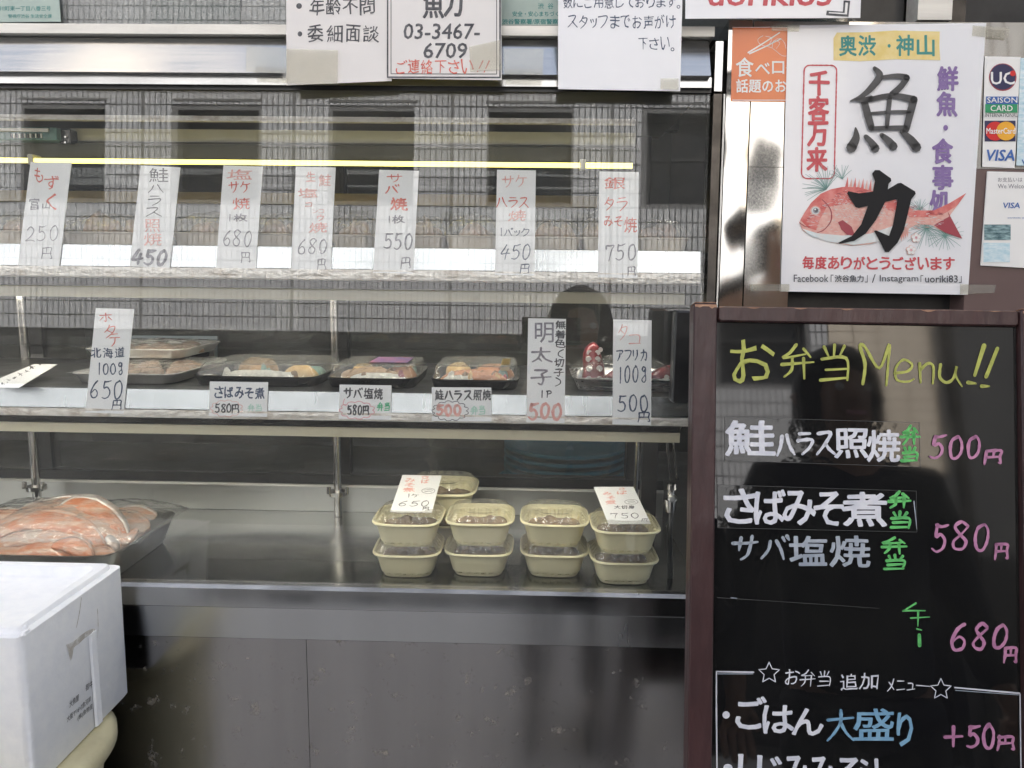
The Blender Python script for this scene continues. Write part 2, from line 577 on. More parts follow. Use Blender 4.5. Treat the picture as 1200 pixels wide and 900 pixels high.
# pen strokes of handwritten characters in a unit cell, y down
ST = {
    '0': [[(.55, .05), (.25, .2), (.15, .55), (.3, .92), (.6, .95), (.85, .7), (.85, .3), (.6, .04), (.5, .1)]],
    '1': [[(.52, .05), (.48, .5), (.45, .97)]],
    '2': [[(.15, .25), (.45, .05), (.78, .2), (.7, .5), (.35, .8), (.08, .95), (.5, .9), (.95, .95)]],
    '3': [[(.2, .1), (.6, .05), (.78, .25), (.45, .45), (.8, .62), (.7, .92), (.15, .95)]],
    '4': [[(.5, .05), (.3, .35), (.05, .66), (.5, .64), (.98, .6)], [(.72, .3), (.62, .65), (.6, .98)]],
    '5': [[(.3, .08), (.25, .45), (.55, .4), (.82, .58), (.75, .85), (.4, .97), (.08, .88)], [(.3, .1), (.6, .1), (.95, .05)]],
    '6': [[(.75, .05), (.4, .25), (.12, .65), (.3, .95), (.7, .92), (.8, .68), (.5, .52), (.2, .68)]],
    '7': [[(.12, .3), (.15, .1), (.5, .12), (.92, .08), (.7, .4), (.5, .97)]],
    '8': [[(.85, .15), (.5, .03), (.2, .2), (.45, .45), (.8, .7), (.65, .95), (.25, .93), (.15, .7), (.5, .46), (.85, .2)]],
    '9': [[(.8, .2), (.45, .05), (.2, .3), (.45, .5), (.8, .25), (.7, .6), (.5, .97)]],
    'g': [[(.7, .1), (.4, .04), (.25, .2), (.5, .32), (.72, .15), (.68, .45), (.75, .8), (.45, .97), (.25, .8), (.65, .55)]],
    'P': [[(.3, .05), (.25, .97)], [(.2, .1), (.7, .08), (.8, .35), (.3, .52)]],
    '円': [[(.12, .12), (.1, .55), (.02, .98)], [(.12, .14), (.85, .1), (.82, .5), (.9, .9), (.78, .88)], [(.48, .12), (.46, .5)], [(.12, .52), (.84, .5)]],
    'サ': [[(.02, .3), (.5, .28), (.98, .24)], [(.3, .08), (.28, .35), (.3, .6)], [(.72, .02), (.72, .4), (.62, .75), (.38, .98)]],
    'ケ': [[(.3, .02), (.2, .25), (.02, .5)], [(.22, .25), (.6, .24), (.96, .2)], [(.62, .26), (.58, .65), (.3, .98)]],
    'ハ': [[(.32, .15), (.22, .55), (.02, .92)], [(.6, .1), (.75, .5), (.98, .9)]],
    'ラ': [[(.2, .06), (.8, .04)], [(.08, .36), (.88, .33), (.75, .65), (.35, .98)]],
    'ス': [[(.12, .1), (.78, .08), (.55, .5), (.05, .95)], [(.52, .52), (.72, .72), (.98, .95)]],
    'バ': [[(.28, .25), (.2, .6), (.02, .95)], [(.5, .2), (.65, .55), (.85, .93)], [(.72, .05), (.78, .18)], [(.88, .0), (.95, .13)]],
    'パ': [[(.28, .25), (.2, .6), (.02, .95)], [(.5, .2), (.65, .55), (.85, .93)], [(.88, .02), (.78, .1), (.88, .2), (.98, .1), (.88, .02)]],
    'タ': [[(.42, .02), (.3, .3), (.05, .55)], [(.38, .2), (.85, .18), (.68, .6), (.2, .98)], [(.3, .42), (.68, .62)]],
    'コ': [[(.1, .15), (.85, .12), (.82, .8)], [(.05, .85), (.95, .82)]],
    'ア': [[(.05, .12), (.92, .08), (.65, .42)], [(.5, .3), (.45, .65), (.15, .97)]],
    'フ': [[(.08, .12), (.88, .1), (.7, .6), (.25, .97)]],
    'リ': [[(.2, .1), (.18, .6)], [(.75, .05), (.75, .55), (.4, .97)]],
    'カ': [[(.05, .32), (.85, .28), (.8, .9), (.62, .85)], [(.45, .03), (.4, .5), (.08, .97)]],
    'ッ': [[(.15, .4), (.22, .6)], [(.42, .35), (.5, .55)], [(.85, .3), (.75, .7), (.4, .95)]],
    'ク': [[(.35, .05), (.25, .3), (.03, .55)], [(.32, .2), (.85, .18), (.68, .65), (.25, .98)]],
    'ホ': [[(.05, .3), (.95, .26)], [(.5, .03), (.5, .95), (.38, .88)], [(.28, .5), (.05, .85)], [(.7, .48), (.95, .8)]],
    'テ': [[(.22, .1), (.78, .07)], [(.02, .38), (.98, .34)], [(.52, .38), (.48, .7), (.2, .98)]],
    'ヶ': [[(.3, .15), (.2, .35), (.05, .55)], [(.22, .35), (.9, .32)], [(.6, .35), (.55, .7), (.3, .95)]],
    'メ': [[(.8, .05), (.55, .55), (.05, .95)], [(.25, .3), (.85, .8)]],
    'ニ': [[(.15, .2), (.85, .18)], [(.02, .82), (.98, .8)]],
    'ュ': [[(.2, .4), (.7, .38), (.65, .85)], [(.05, .88), (.95, .85)]],
    'ー': [[(.02, .5), (.98, .46)]],
    '大': [[(.05, .33), (.95, .28)], [(.52, .02), (.48, .4), (.3, .75), (.02, .97)], [(.5, .42), (.7, .75), (.98, .95)]],
    '下': [[(.03, .1), (.97, .07)], [(.5, .1), (.48, .97)], [(.55, .35), (.8, .55)]],
    '木': [[(.05, .3), (.95, .26)], [(.5, .03), (.5, .97)], [(.5, .35), (.05, .85)], [(.52, .38), (.97, .8)]],
    '当': [[(.5, .0), (.5, .35)], [(.2, .08), (.32, .3)], [(.82, .05), (.68, .3)], [(.12, .42), (.88, .4), (.86, .97)], [(.2, .68), (.86, .66)], [(.05, .97), (.88, .94)]],
    '弁': [[(.5, .0), (.3, .25), (.1, .38), (.75, .32)], [(.68, .15), (.88, .38)], [(.02, .6), (.98, .56)], [(.35, .42), (.32, .75), (.1, .99)], [(.68, .42), (.68, .99)]],
    '子': [[(.2, .1), (.8, .08), (.52, .32)], [(.52, .32), (.58, .65), (.5, .95), (.32, .88)], [(.02, .52), (.98, .48)]],
    '太': [[(.05, .33), (.95, .28)], [(.52, .02), (.48, .4), (.3, .75), (.02, .97)], [(.5, .42), (.7, .75), (.98, .93)], [(.38, .75), (.5, .9)]],
    '+': [[(.05, .5), (.95, .48)], [(.5, .1), (.5, .9)]],
    '!': [[(.6, .0), (.5, .7)], [(.46, .92), (.44, .98)]],
    '(': [[(.8, .0), (.4, .3), (.4, .7), (.8, 1)]],
    ')': [[(.2, .0), (.6, .3), (.6, .7), (.2, 1)]],
    '-': [[(.1, .5), (.9, .48)]],
}
NARROW = dict.fromkeys('0123456789gP', .66)
NARROW.update({'1': .4, '(': .5, ')': .5, '!': .5, 'ッ': .8, '-': .6, ' ': .35, '。': .55, '・': .5})


def smooth_path(pts, k=5):
    if len(pts) < 3:
        return pts
    out = []
    n = len(pts)
    for i in range(n - 1):
        p0, p1, p2, p3 = pts[max(i - 1, 0)], pts[i], pts[i + 1], pts[min(i + 2, n - 1)]
        for j in range(k):
            t = j / k
            out.append(tuple(.5 * ((2 * p1[c]) + (-p0[c] + p2[c]) * t + (2 * p0[c] - 5 * p1[c] + 4 * p2[c] - p3[c]) * t * t + (-p0[c] + 3 * p1[c] - 3 * p2[c] + p3[c]) * t ** 3) for c in range(len(p1))))
    out.append(tuple(pts[-1]))
    return out


class Ink:
    """all the pen, brush and print marks of one sheet, one mesh per colour"""

    def __init__(s, pl, z=(0, 0, 1.0), n=.0006):
        s.pl, s.z, s.n, s.c, s.dn, s.fat = pl, z, n, {}, 0.0, 1.35

    def zoom(s, ox, oy, k):
        s.z = (ox, oy, k)
        return s

    def px(s, x, y):
        ox, oy, k = s.z
        return s.pl.hit(ox + x / k, oy + y / k)

    def get(s, c):
        if c not in s.c:
            s.c[c] = ([], [], s.n + .00012 * len(s.c))
        return s.c[c]

    def put(s, c, pts, fs, dn=0.0):
        V_, F_, n = s.get(c)
        b = len(V_)
        V_ += [(x, y, n + dn + s.dn) for x, y in pts]
        F_ += [tuple(i + b for i in f) for f in fs]

    def text(s, st, x0, y0, x1, y1, c, off=0.0, slant=0.0, rise=0.0, wob=0.0):
        vs, fs = glyph(st, 0.0)
        a, b, d, e = s.px(x0 + slant, y0), s.px(x1 + slant, y0 + rise), s.px(x0, y1), s.px(x1, y1 + rise)
        out = []
        sd_ = random.random() * 50
        reps = [(0.0, 0.0)]
        if off > .004:
            wq = math.hypot(b[0] - a[0], b[1] - a[1]) / max(1, len(st) * (.6 if st.isascii() else 1))
            hq = math.hypot(d[0] - a[0], d[1] - a[1])
            rr = (off - .002) * (wq + hq) / 2 * .95
            reps += [(rr * math.cos(q * math.pi / 3), rr * math.sin(q * math.pi / 3)) for q in range(6)]
        for x, y in vs:
            if wob:
                x, y = x + wob * noise.noise(Vector((x * 2.3 * max(1, len(st)), y * 2.3, sd_))), y + wob * noise.noise(Vector((x * 2.3 * max(1, len(st)), y * 2.3, sd_ + 9)))
            tx, ty = x, 1 - y
            out.append(tuple((a[k] * (1 - tx) + b[k] * tx) * (1 - ty) + (d[k] * (1 - tx) + e[k] * tx) * ty for k in (0, 1)))
        for q, (ax, ay) in enumerate(reps):
            s.put(c, [(x + ax, y + ay) for x, y in out], fs, q * 8e-6)

    def ribbon(s, pts, w, c, dn=0.0, taper=.55):
        """pts in plane units, w half-width list or number in plane units"""
        pts = [(p[0], p[1]) for p in pts]
        if len(pts) > 6 and max(math.dist(a, b) for a, b in zip(pts, pts[1:])) > 4 * min(math.dist(a, b) + 1e-9 for a, b in zip(pts, pts[1:])):
            q, md = [pts[0]], sorted(math.dist(a, b) for a, b in zip(pts, pts[1:]))[len(pts) // 3] * 1.5
            for a, b in zip(pts, pts[1:]):
                m_ = max(1, min(60, int(math.dist(a, b) / max(md, 1e-6))))
                q += [(a[0] + (b[0] - a[0]) * t / m_, a[1] + (b[1] - a[1]) * t / m_) for t in range(1, m_ + 1)]
            pts = q
        pts = smooth_path(pts)
        n = len(pts)
        L, Rr = [], []
        for i, p in enumerate(pts):
            q, r = pts[max(i - 1, 0)], pts[min(i + 1, n - 1)]
            dx, dy = r[0] - q[0], r[1] - q[1]
            l = math.hypot(dx, dy) or 1e-9
            nx, ny = -dy / l, dx / l
            t = i / max(n - 1, 1)
            if isinstance(w, (list, tuple)):
                f = t * (len(w) - 1)
                k = min(int(f), len(w) - 2)
                ww = w[k] + (w[k + 1] - w[k]) * (f - k)
            else:
                ww = w * (1 - (1 - taper) * t * t) * (.85 + .3 * noise.noise(Vector((p[0] * 300, p[1] * 300, 1))))
            L.append((p[0] + nx * ww, p[1] + ny * ww))
            Rr.append((p[0] - nx * ww, p[1] - ny * ww))
        e0 = (pts[0][0] - (pts[1][0] - pts[0][0]) * .0, pts[0][1])
        vs = L + Rr
        fs = [(i, i + 1, n + i + 1, n + i) for i in range(n - 1)]
        # round ends
        for (cx, cy), wd_, ref in ((pts[0], L[0], 0), (pts[-1], L[-1], 1)):
            r_ = math.hypot(wd_[0] - cx, wd_[1] - cy)
            b = len(vs)
            vs += [(cx + r_ * math.cos(a * math.pi / 4), cy + r_ * math.sin(a * math.pi / 4)) for a in range(8)]
            fs.append(tuple(range(b, b + 8)))
        s.put(c, vs, fs, dn)

    def stroke(s, pts, w, c, dn=0.0, taper=.6):
        P = [s.px(*p) for p in pts]
        a, b = s.px(0, 0), s.px(100, 0)
        k = math.hypot(b[0] - a[0], b[1] - a[1]) / 100
        w = [q * k / 2 for q in w] if isinstance(w, (list, tuple)) else w * k / 2
        s.ribbon(P, w, c, dn, taper)

    def poly(s, pts, c, dn=0.0, sm=0):
        if sm:
            pts = smooth_path(list(pts) + [pts[0]], sm)[:-1]
        P = [s.px(*p) for p in pts]
        tr = geometry.tessellate_polygon([[Vector((x, y, 0)) for x, y in P]])
        s.put(c, P, [tuple(t) for t in tr], dn)

    def rect(s, x0, y0, x1, y1, c, dn=0.0):
        s.poly([(x0, y0), (x1, y0), (x1, y1), (x0, y1)], c, dn)

    def ell(s, cx, cy, rx, ry, c, dn=0.0, n=28):
        s.poly([(cx + rx * math.cos(2 * math.pi * k / n), cy + ry * math.sin(2 * math.pi * k / n)) for k in range(n)], c, dn)

    def ring(s, cx, cy, rx, ry, w, c, n=26, wob=0.0, lobes=0):
        pts = []
        for k in range(n + 1):
            a = 2 * math.pi * k / n
            q = 1 + (wob * abs(math.sin(a * lobes / 2)) if lobes else 0)
            pts.append((cx + rx * q * math.cos(a), cy + ry * q * math.sin(a)))
        s.stroke(pts, w, c, taper=1)

    def hw(s, st, x0, y0, x1, y1, c, w, vertical=False, slant=0.0, rise=0.0, jit=.04, font=False):
        """handwriting: one cell per character; pen width w in zoom pixels"""
        ws = [1.0 if vertical else NARROW.get(ch, 1.0) for ch in st]
        if vertical:
            ws = [.62 if ch in 'ッー' else 1.0 for ch in st]
        tot = sum(ws)
        a, b = s.px(0, 0), s.px(100, 0)
        k = math.hypot(b[0] - a[0], b[1] - a[1]) / 100
        acc = 0.0
        for ch, q in zip(st, ws):
            t0, t1 = acc / tot, (acc + q) / tot
            acc += q
            if ch in ' 　':
                continue
            if vertical:
                X0, X1, Y0, Y1 = x0, x1, y0 + (y1 - y0) * t0, y0 + (y1 - y0) * t1
                X0 += -slant * (t0 + t1) / 2
                X1 += -slant * (t0 + t1) / 2
            else:
                X0, X1, Y0, Y1 = x0 + (x1 - x0) * t0, x0 + (x1 - x0) * t1, y0 + rise * (t0 + t1) / 2, y1 + rise * (t0 + t1) / 2
            cw, chh = X1 - X0, Y1 - Y0
            pad = .07
            X0 += cw * pad + random.uniform(-jit, jit) * cw
            X1 -= cw * pad + random.uniform(-jit, jit) * cw
            Y0 += chh * pad + random.uniform(-jit, jit) * chh
            Y1 -= chh * pad + random.uniform(-jit, jit) * chh
            sh = (0 if vertical else slant) + random.uniform(-.05, .05) * cw
            if ch == '。':
                s.ring((X0 + X1) / 2 - cw * .1, Y0 + chh * .8, cw * .25, cw * .25, w, c, 10)
                continue
            if ch == '・':
                s.ell((X0 + X1) / 2, (Y0 + Y1) / 2, w * .9, w * .9, c)
                continue
            if ch in ST and not font:
                for stq in ST[ch]:
                    pts = []
                    for (x, y) in stq:
                        x += random.uniform(-.03, .03)
                        y += random.uniform(-.03, .03)
                        pts.append((X0 + x * (X1 - X0) + sh * (1 - y), Y0 + y * (Y1 - Y0)))
                    s.stroke(pts, w * s.fat, c)
            else:
                stroke_now = .075
                size = max(1e-6, (Y1 - Y0))
                off = max(-.012, min(.035, (w / size - stroke_now) / 2))
                off = round(off / .006) * .006
                s.text(ch, X0, Y0, X1, Y1, c, off, sh, random.uniform(-.06, .03) * chh, wob=.10)

    def finish(s, root, parent=None, name='lettering'):
        for c, (V_, F_, n) in s.c.items():
            if not V_:
                continue
            mb = MB()
            mb.v = [s.pl.pt(*v) for v in V_]
            mb.f = F_
            mb.build(name, M[c], root=root, parent=parent)


def sheet(pl0, TL, BL, BR, label, cat, group=None, name='price_tag', material='paper', thick=.0008, TR=None, curl=.0, z=(0, 0, 1)):
    """a card placed on plane pl0 by three corners; returns root, its plane (origin at its bottom middle), the Ink"""
    tl, bl, br = [Vector(pl0.hit(*p)) for p in (TL, BL, BR)]
    w = (br - bl).length
    base = (bl + br) / 2
    ud = (br - bl).normalized()
    U = pl0.U * ud.x + pl0.V * ud.y
    Vd = pl0.V * ud.x - pl0.U * ud.y
    O = pl0.pt(base.x, base.y)
    pl = Plane(O, Vd, U=U)
    tll = Vector(pl.hit(*TL))
    bll = Vector(pl.hit(*BL))
    trr = Vector(pl.hit(*TR)) if TR else Vector((w / 2 + tll.x - bll.x, tll.y))
    root = empty(name, pl.mat(), label, cat, group)
    mb = MB()
    nu, nv = 6, 8
    # front and back sheets of the card with a slight bow
    def P(i, j, n):
        a, b = i / nu, j / nv
        x0 = bll.x + (tll.x - bll.x) * b
        x1 = w / 2 + (trr.x - w / 2) * b
        y = (tll.y * (1 - a) + trr.y * a) * b
        return pl.pt(x0 + (x1 - x0) * a, y, n)
    vs = [P(i, j, -thick / 2) for j in range(nv + 1) for i in range(nu + 1)] + [P(i, j, thick / 2) for j in range(nv + 1) for i in range(nu + 1)]
    K = (nu + 1) * (nv + 1)
    fs = []
    for j in range(nv):
        for i in range(nu):
            a = j * (nu + 1) + i
            fs.append((a, a + nu + 1, a + nu + 2, a + 1))
            fs.append((K + a, K + a + 1, K + a + nu + 2, K + a + nu + 1))
    rim = [i for i in range(nu + 1)] + [j * (nu + 1) + nu for j in range(1, nv + 1)] + [nv * (nu + 1) + i for i in range(nu - 1, -1, -1)] + [j * (nu + 1) for j in range(nv - 1, 0, -1)]
    for a, b in zip(rim, rim[1:] + rim[:1]):
        fs.append((a, b, K + b, K + a))
    mb.add(vs, fs)
    card = mb.build('card' if 'tag' in name else 'paper', M[material], root=root)
    return root, pl, Ink(pl, z=z, n=thick / 2 + .0003)


# ------------------------------------------------------------------ the planes of the shop front
CT_Y, LEAN = 0.945, 4.0
CT_Z = wp(400, 686, CT_Y).z
G = lean((0, CT_Y, CT_Z), LEAN)          # the glass front


def gv(py, px=400, n=0.0):
    return G.off(n).hit(px, py)[1]


def gu(px, py=300, n=0.0):
    return G.off(n).hit(px, py)[0]


XL, XR = -1.45, gu(826, 300)             # case left end (out of frame) and right end

# ------------------------------------------------------------------ setting: street, ground, pavement
def struct(name, mb, mt, **k):
    return tag(mb.build(name, mt, **k), kind='structure')


struct('road', MB().box((-60, -60, -.3), (60, 60, -.12)), M['asphalt'])
mb = MB().box((-14, -1.65, -.116), (14, 1.3, 0))
pv = struct('pavement', mb, M['pave'])
mb = MB().box((-14, -4.695, -.116), (14, -3.9, 0))
struct('far_pavement', mb, M['pave'])
mb = MB()
for k in range(-20, 20):
    mb.bbox((k * .6, -1.80, -.116), (k * .6 + .59, -1.654, .006), .01)
struct('kerb', mb, M['pave'])

# ------------------------------------------------------------------ opposite buildings (seen mirrored in the glass)
OY = -4.70
ob = empty('tiled_building', (-2.5, OY, 0), 'grey tiled building across the street, mirrored in the case glass', 'building')
WIN = []
for k in range(-2, 5):
    cx = -4.25 + 1.41 * k
    WIN.append((cx - .37, cx + .37))
WIN = [w for w in WIN if w[1] < 1.85]
ROWS = [(2.93, 3.74), (6.0, 6.9)]
mb = MB()
X0, X1 = -8.2, 1.95
xs = sorted([X0, X1] + [q for w in WIN for q in w])
zs = [1.75] + [q for r in ROWS for q in r] + [7.6]
def in_win(x, z):
    return any(a - .001 < x < b + .001 for a, b in WIN) and any(a - .001 < z < b + .001 for a, b in ROWS)
for i in range(len(xs) - 1):
    for j in range(len(zs) - 1):
        if in_win((xs[i] + xs[i + 1]) / 2, (zs[j] + zs[j + 1]) / 2):
            continue
        mb.box((xs[i], OY - .3, zs[j]), (xs[i + 1], OY, zs[j + 1]))
wall = mb.build('wall', M['grout'], root=ob)
mb = MB()
PW, PH = .0510, .1270
nx_ = int((X1 - X0) / PW)
nz_ = int((7.6 - 1.75) / PH)
joints = [(a + b) / 2 + .705 for a, b in WIN]
for j in range(nz_):
    for i in range(nx_):
        x, z = X0 + i * PW, 1.755 + j * PH
        if any(a - PW * .9 < x < b for a, b in WIN) and any(r0 - PH * .9 < z < r1 for r0, r1 in ROWS):
            continue
        if any(abs(x + PW / 2 - q) < PW * .5 for q in joints):
            w_ = .018
        else:
            w_ = .040
        dz = random.uniform(0, .003)
        mb.box((x, OY, z), (x + w_, OY + .011 + dz, z + PH - .012))
tag(mb.build('tile', M['tile'], root=ob, parent=wall), kind='stuff')
for a, b in WIN:
    for r0, r1 in ROWS:
        mb = MB()
        for (p, q) in (((a, r0), (a + .04, r1)), ((b - .04, r0), (b, r1)), ((a, r0), (b, r0 + .04)), ((a, r1 - .05), (b, r1))):
            mb.box((p[0] + .001, OY - .16, p[1] + .001), (q[0] - .001, OY - .10, q[1] - .001))
        mb.box((a + .04, OY - .15, r0 + .42), (b - .04, OY - .12, r0 + .45))
        wf = mb.build('window', M['black'], root=ob)
        MB().box((a + .03, OY - .145, r0 + .03), (b - .03, OY - .135, r1 - .03)).build('pane', M['winglass'], root=ob, parent=wf)
        MB().box((a - .03, OY - .1, r1 + .075), (b + .03, OY + .018, r1 + .095)).build('lintel', M['grout'], root=ob, parent=wf)
# dark ground floor with shutters and posts
mb = MB().box((X0, OY - .6, 0), (X1, OY - .5, 1.748))
mb.box((X0, OY - .55, 1.60), (X1, OY - .02, 1.748))
mb.build('shopfront', M['black'], root=ob)
mb = MB()
for k in range(7):
    x = X0 + .3 + k * 1.45
    mb.box((x, OY - .45, .1), (x + .14, OY - .3, 1.59))
mb.build('post', M['darkmetal'], root=ob)
MB().box((X0, OY - 3.2, 7.6), (X1, OY, 7.8)).box((X0, OY - 3.3, .0), (X1, OY - 3.2, 7.6)).build('roof', M['grout'], root=ob)
# cream neighbour to the right
cb = empty('cream_building', (2.6, OY, 0), 'sunlit cream tiled building across the street, beside the grey tiled one', 'building')
cX0, cX1 = 1.953, 2.78
w2 = MB().box((cX0, OY - .4, 2.2), (cX1, OY - .01, 8.6)).build('wall', M['grout_cr'], root=cb)
mb = MB()
for j in range(int(6.3 / .1)):
    for i in range(int((cX1 - cX0) / .2)):
        mb.box((cX0 + i * .2 + .004, OY - .01, 2.21 + j * .1), (cX0 + i * .2 + .194, OY + random.uniform(.0, .004), 2.21 + j * .1 + .094))
tag(mb.build('tile', M['tile_cr'], root=cb, parent=w2), kind='stuff')
MB().box((cX0, OY - .6, 0), (cX1, OY - .3, 2.19)).build('shopfront', M['black'], root=cb)
db = empty('dark_glass_building', (6, OY, 0), 'dark clad building further along across the street', 'building')
MB().box((2.79, OY - .5, 0), (9.0, OY - .08, 9.5)).build('wall', M['darkclad'], root=db)
mb = MB()
for k in range(8):
    mb.box((2.9 + k * .78, OY - .079, 0), (2.96 + k * .78, OY - .02, 9.5))
mb.build('mullion', M['darkmetal'], root=db)
for x0, x1, hh, lb in ((-15, -6.3, 19, 'cream tower rising behind the grey tiled building to the left'), (3.0, 12, 17, 'cream tower rising behind the cream tiled building to the right')):
    t = empty('tower_building', ((x0 + x1) / 2, -13, 0), lb, 'building')
    w3 = MB().box((x0, -16, 0), (x1, -9.0, hh)).build('wall', M['cream_conc'], root=t)
    for j in range(4):
        for i in range(5):
            x, z = x0 + .7 + i * (x1 - x0) / 5.2, hh - 2.4 - j * 2.6
            mbw = MB().box((x, -8.999, z), (x + .9, -8.97, z + 1.2))
            mbw.build('window', M['winglass'], root=t)

# ------------------------------------------------------------------ the shop building
sb = empty('shop_building', (0, 1.2, 0), 'fish shop building whose front carries the glass display case', 'building')
zt = G.pt(0, gv(0, 600))[2] + .55
mb = MB().box((-7, 1.08, zt), (7, 1.4, 7.4))
mb.box((-7, 1.4, 7.1), (7, 6, 7.4))
mb.build('upper_wall', M['shopwall'], root=sb)
mb = MB().box((-3.2, 5.0, .0), (3.2, 5.15, 2.9)).box((-3.2, 1.45, 0), (-3.05, 5, 2.9)).box((3.05, 1.45, 0), (3.2, 5, 2.9)).box((-3.2, 1.41, 2.75), (3.2, 5.1, 2.9))
mb.build('room_wall', M['darkwall'], root=sb)
MB().box((-3.2, 1.36, -.1), (3.2, 5, .02)).build('room_floor', M['darkwall'], root=sb)
mb = MB().box((-7, 1.0, 0), (XL - .02, 1.4, zt - .003)).box((1.0, 1.12, 0), (7, 1.4, zt - .003))
mb.build('side_wall', M['shopwall'], root=sb)

# ------------------------------------------------------------------ the display case
dc = empty('display_case', (-.3, .96, 0), 'stainless steel and glass fish counter with two shelves and a dark steel base', 'display case')


def gslab(name, mt, px0, px1, py0, py1, n0, n1, ref=400, parent=None, tilt=0.0, smooth=False):
    u0 = XL if px0 is None else gu(px0, (py0 + py1) / 2, n1)
    u1 = XR if px1 is None else gu(px1, (py0 + py1) / 2, n1)
    v1, v0 = gv(py0, ref, n1), gv(py1, ref, n1)
    mbx = MB()
    if tilt:
        def T(p):
            f = (p.y - v0) / (v1 - v0)
            return G.pt(p.x, p.y, p.z - (tilt * f if p.z > (n0 + n1) / 2 else 0))
        mbx.box((u0, v0, n0), (u1, v1, n1), T=T)
    else:
        boxp(mbx, G, u0, u1, v0, v1, n0, n1)
    return mbx.build(name, mt, root=dc, parent=parent)


# top rails: pale strip, broad brushed band, narrow band, dark channel
gslab('top_strip', M['alu'], None, None, 29, 40.5, -.04, .012)
gslab('header_panel', M['rail'], None, 834, 39, 86, -.05, .020, tilt=.018)
gslab('header_lower_panel', M['rail'], None, 834, 88, 100, -.05, .010)
gslab('glass_channel', M['black'], None, None, 100.6, 106, -.035, .004)
# right end of the header beyond the joint
gslab('header_end_panel', M['rail'], 838, 847, 46, 104, -.05, .008)
# front glass, two sliding panes
gb = gv(686, 400)
gt = gv(104, 400)
um = gu(445, 300)
for (u0, u1, n) in ((XL, XR, 0.0),):
    mbx = MB()
    boxp(mbx, G, u0, u1, gb, gt, n - .004, n)
    pane = mbx.build('glass_pane', M['glass'], root=dc)
# end post
gslab('end_post', M['darkmetal'], 826.5, 836, 107, 690, -.03, .006)
gslab('end_post_trim', M['rail'], 838, 847, 107, 690, -.03, .002)
# hood and canopy inside, closing the case to the top
hz = G.pt(0, gt)[2]
mb = MB().box((XL, 1.0, hz + .008), (XR, 1.38, hz + .03))
mb.build('hood', M['black'], root=dc)
# speckled white rail, cream bar, tube, ochre board inside the upper compartment
def inbar(name, mt, x0, x1, y0, y1, D, dep=.02, parent=None):
    a, b = wp(x0, y0, D), wp(x1, y0, D)
    zc = wp((x0 + x1) / 2, y0, D).z
    z0 = wp((x0 + x1) / 2, y1, D).z
    return MB().box((a.x, D, z0), (b.x, D + dep, zc)).build(name, mt, root=dc, parent=parent)


inbar('hood_trim', M['lip'], -160, 745, 136, 142, 1.04, .01)
inbar('lamp_bar', M['cream_bar'], 82, 745, 153, 168, 1.10, .03)
inbar('lamp_shield', M['darkwall'], -260, 745, 169, 187, 1.09, .01)
tb = wp(-200, 190, 1.05), wp(745, 193.5, 1.05)
zz = (wp(360, 191, 1.05).z)
mb = MB().tube([(tb[0].x, 1.05, zz), (wp(36, 190, 1.05).x, 1.05, zz)], .0033, 12)
mb.build('lamp_tube', M['tube_on'], root=dc)
mb = MB().tube([(wp(40, 190, 1.05).x, 1.05, zz), (wp(681, 190, 1.05).x, 1.05, zz)], .0033, 12)
mb.build('lamp_tube', M['tube_on'], root=dc)
mb = MB().tube([(wp(685, 190, 1.05).x, 1.05, zz), (wp(741, 190, 1.05).x, 1.05, zz)], .0036, 12)
mb.build('lamp_tube', M['tube_on'], root=dc)
for px in (38, 683):
    a = wp(px, 190, 1.05)
    MB().bbox((a.x - .004, 1.045, zz - .006), (a.x + .004, 1.065, zz + .008), .001).build('lamp_socket', M['cream_bar'], root=dc)
inbar('back_board', M['ochre'], -260, 700, 225, 238, 1.33, .012)


def shelf(y_rail0, y_rail1, y_lip, depth, tag_):
    pr0 = G.pt(0, gv(y_rail0, 400))
    pr1 = G.pt(0, gv(y_rail1, 400))
    pl_ = G.pt(0, gv(y_lip, 400))
    y0 = pr1.y + .018
    sf = MB().box((XL, y0, pr0.z - .006), (XR - .004, y0 + depth, pr0.z - .001)).build('shelf', M['shelf'], root=dc)
    # upright price rail, slightly leaning, then the worn lip below
    mbx = MB()
    ya, yt = pr1.y + .0085, pr1.y + .0085 + (pr0.z - pr1.z) * math.tan(R(13))
    mbx.add([(XL, ya, pr1.z), (XR - .003, ya, pr1.z), (XR - .003, yt, pr0.z), (XL, yt, pr0.z),
             (XL, ya + .002, pr1.z), (XR - .003, ya + .002, pr1.z), (XR - .003, yt + .002, pr0.z), (XL, yt + .002, pr0.z)],
            [(0, 1, 2, 3), (7, 6, 5, 4), (0, 4, 5, 1), (1, 5, 6, 2), (2, 6, 7, 3), (3, 7, 4, 0)])
    mbx.build('price_rail', M['pricerail'], root=dc, parent=sf)
    n = 60
    rings = []
    for i in range(n + 1):
        x = XL + (XR - .003 - XL) * i / n
        dz = .0012 * noise.noise(Vector((x * 14, 3, tag_)))
        zb = pl_.z
        yb = pl_.y + .0075
        rings.append([(x, yb + .000, zb + .002), (x, yb - .001, (zb + pr1.z) / 2), (x, pr1.y + .0065, pr1.z - .001 + dz), (x, pr1.y + .016, pr1.z - .0005), (x, yb + .014, zb)])
    MB().rings(rings).build('front_lip', M['lip'], root=dc, parent=sf, smooth=40)
    return sf, pr0.z - .001, pr1, pl_


sfU, zU, prU, plU = shelf(289.5, 315, 329, .20, 1.0)
sfM, zM, prM, plM = shelf(461.5, 484, 496, .33, 2.0)
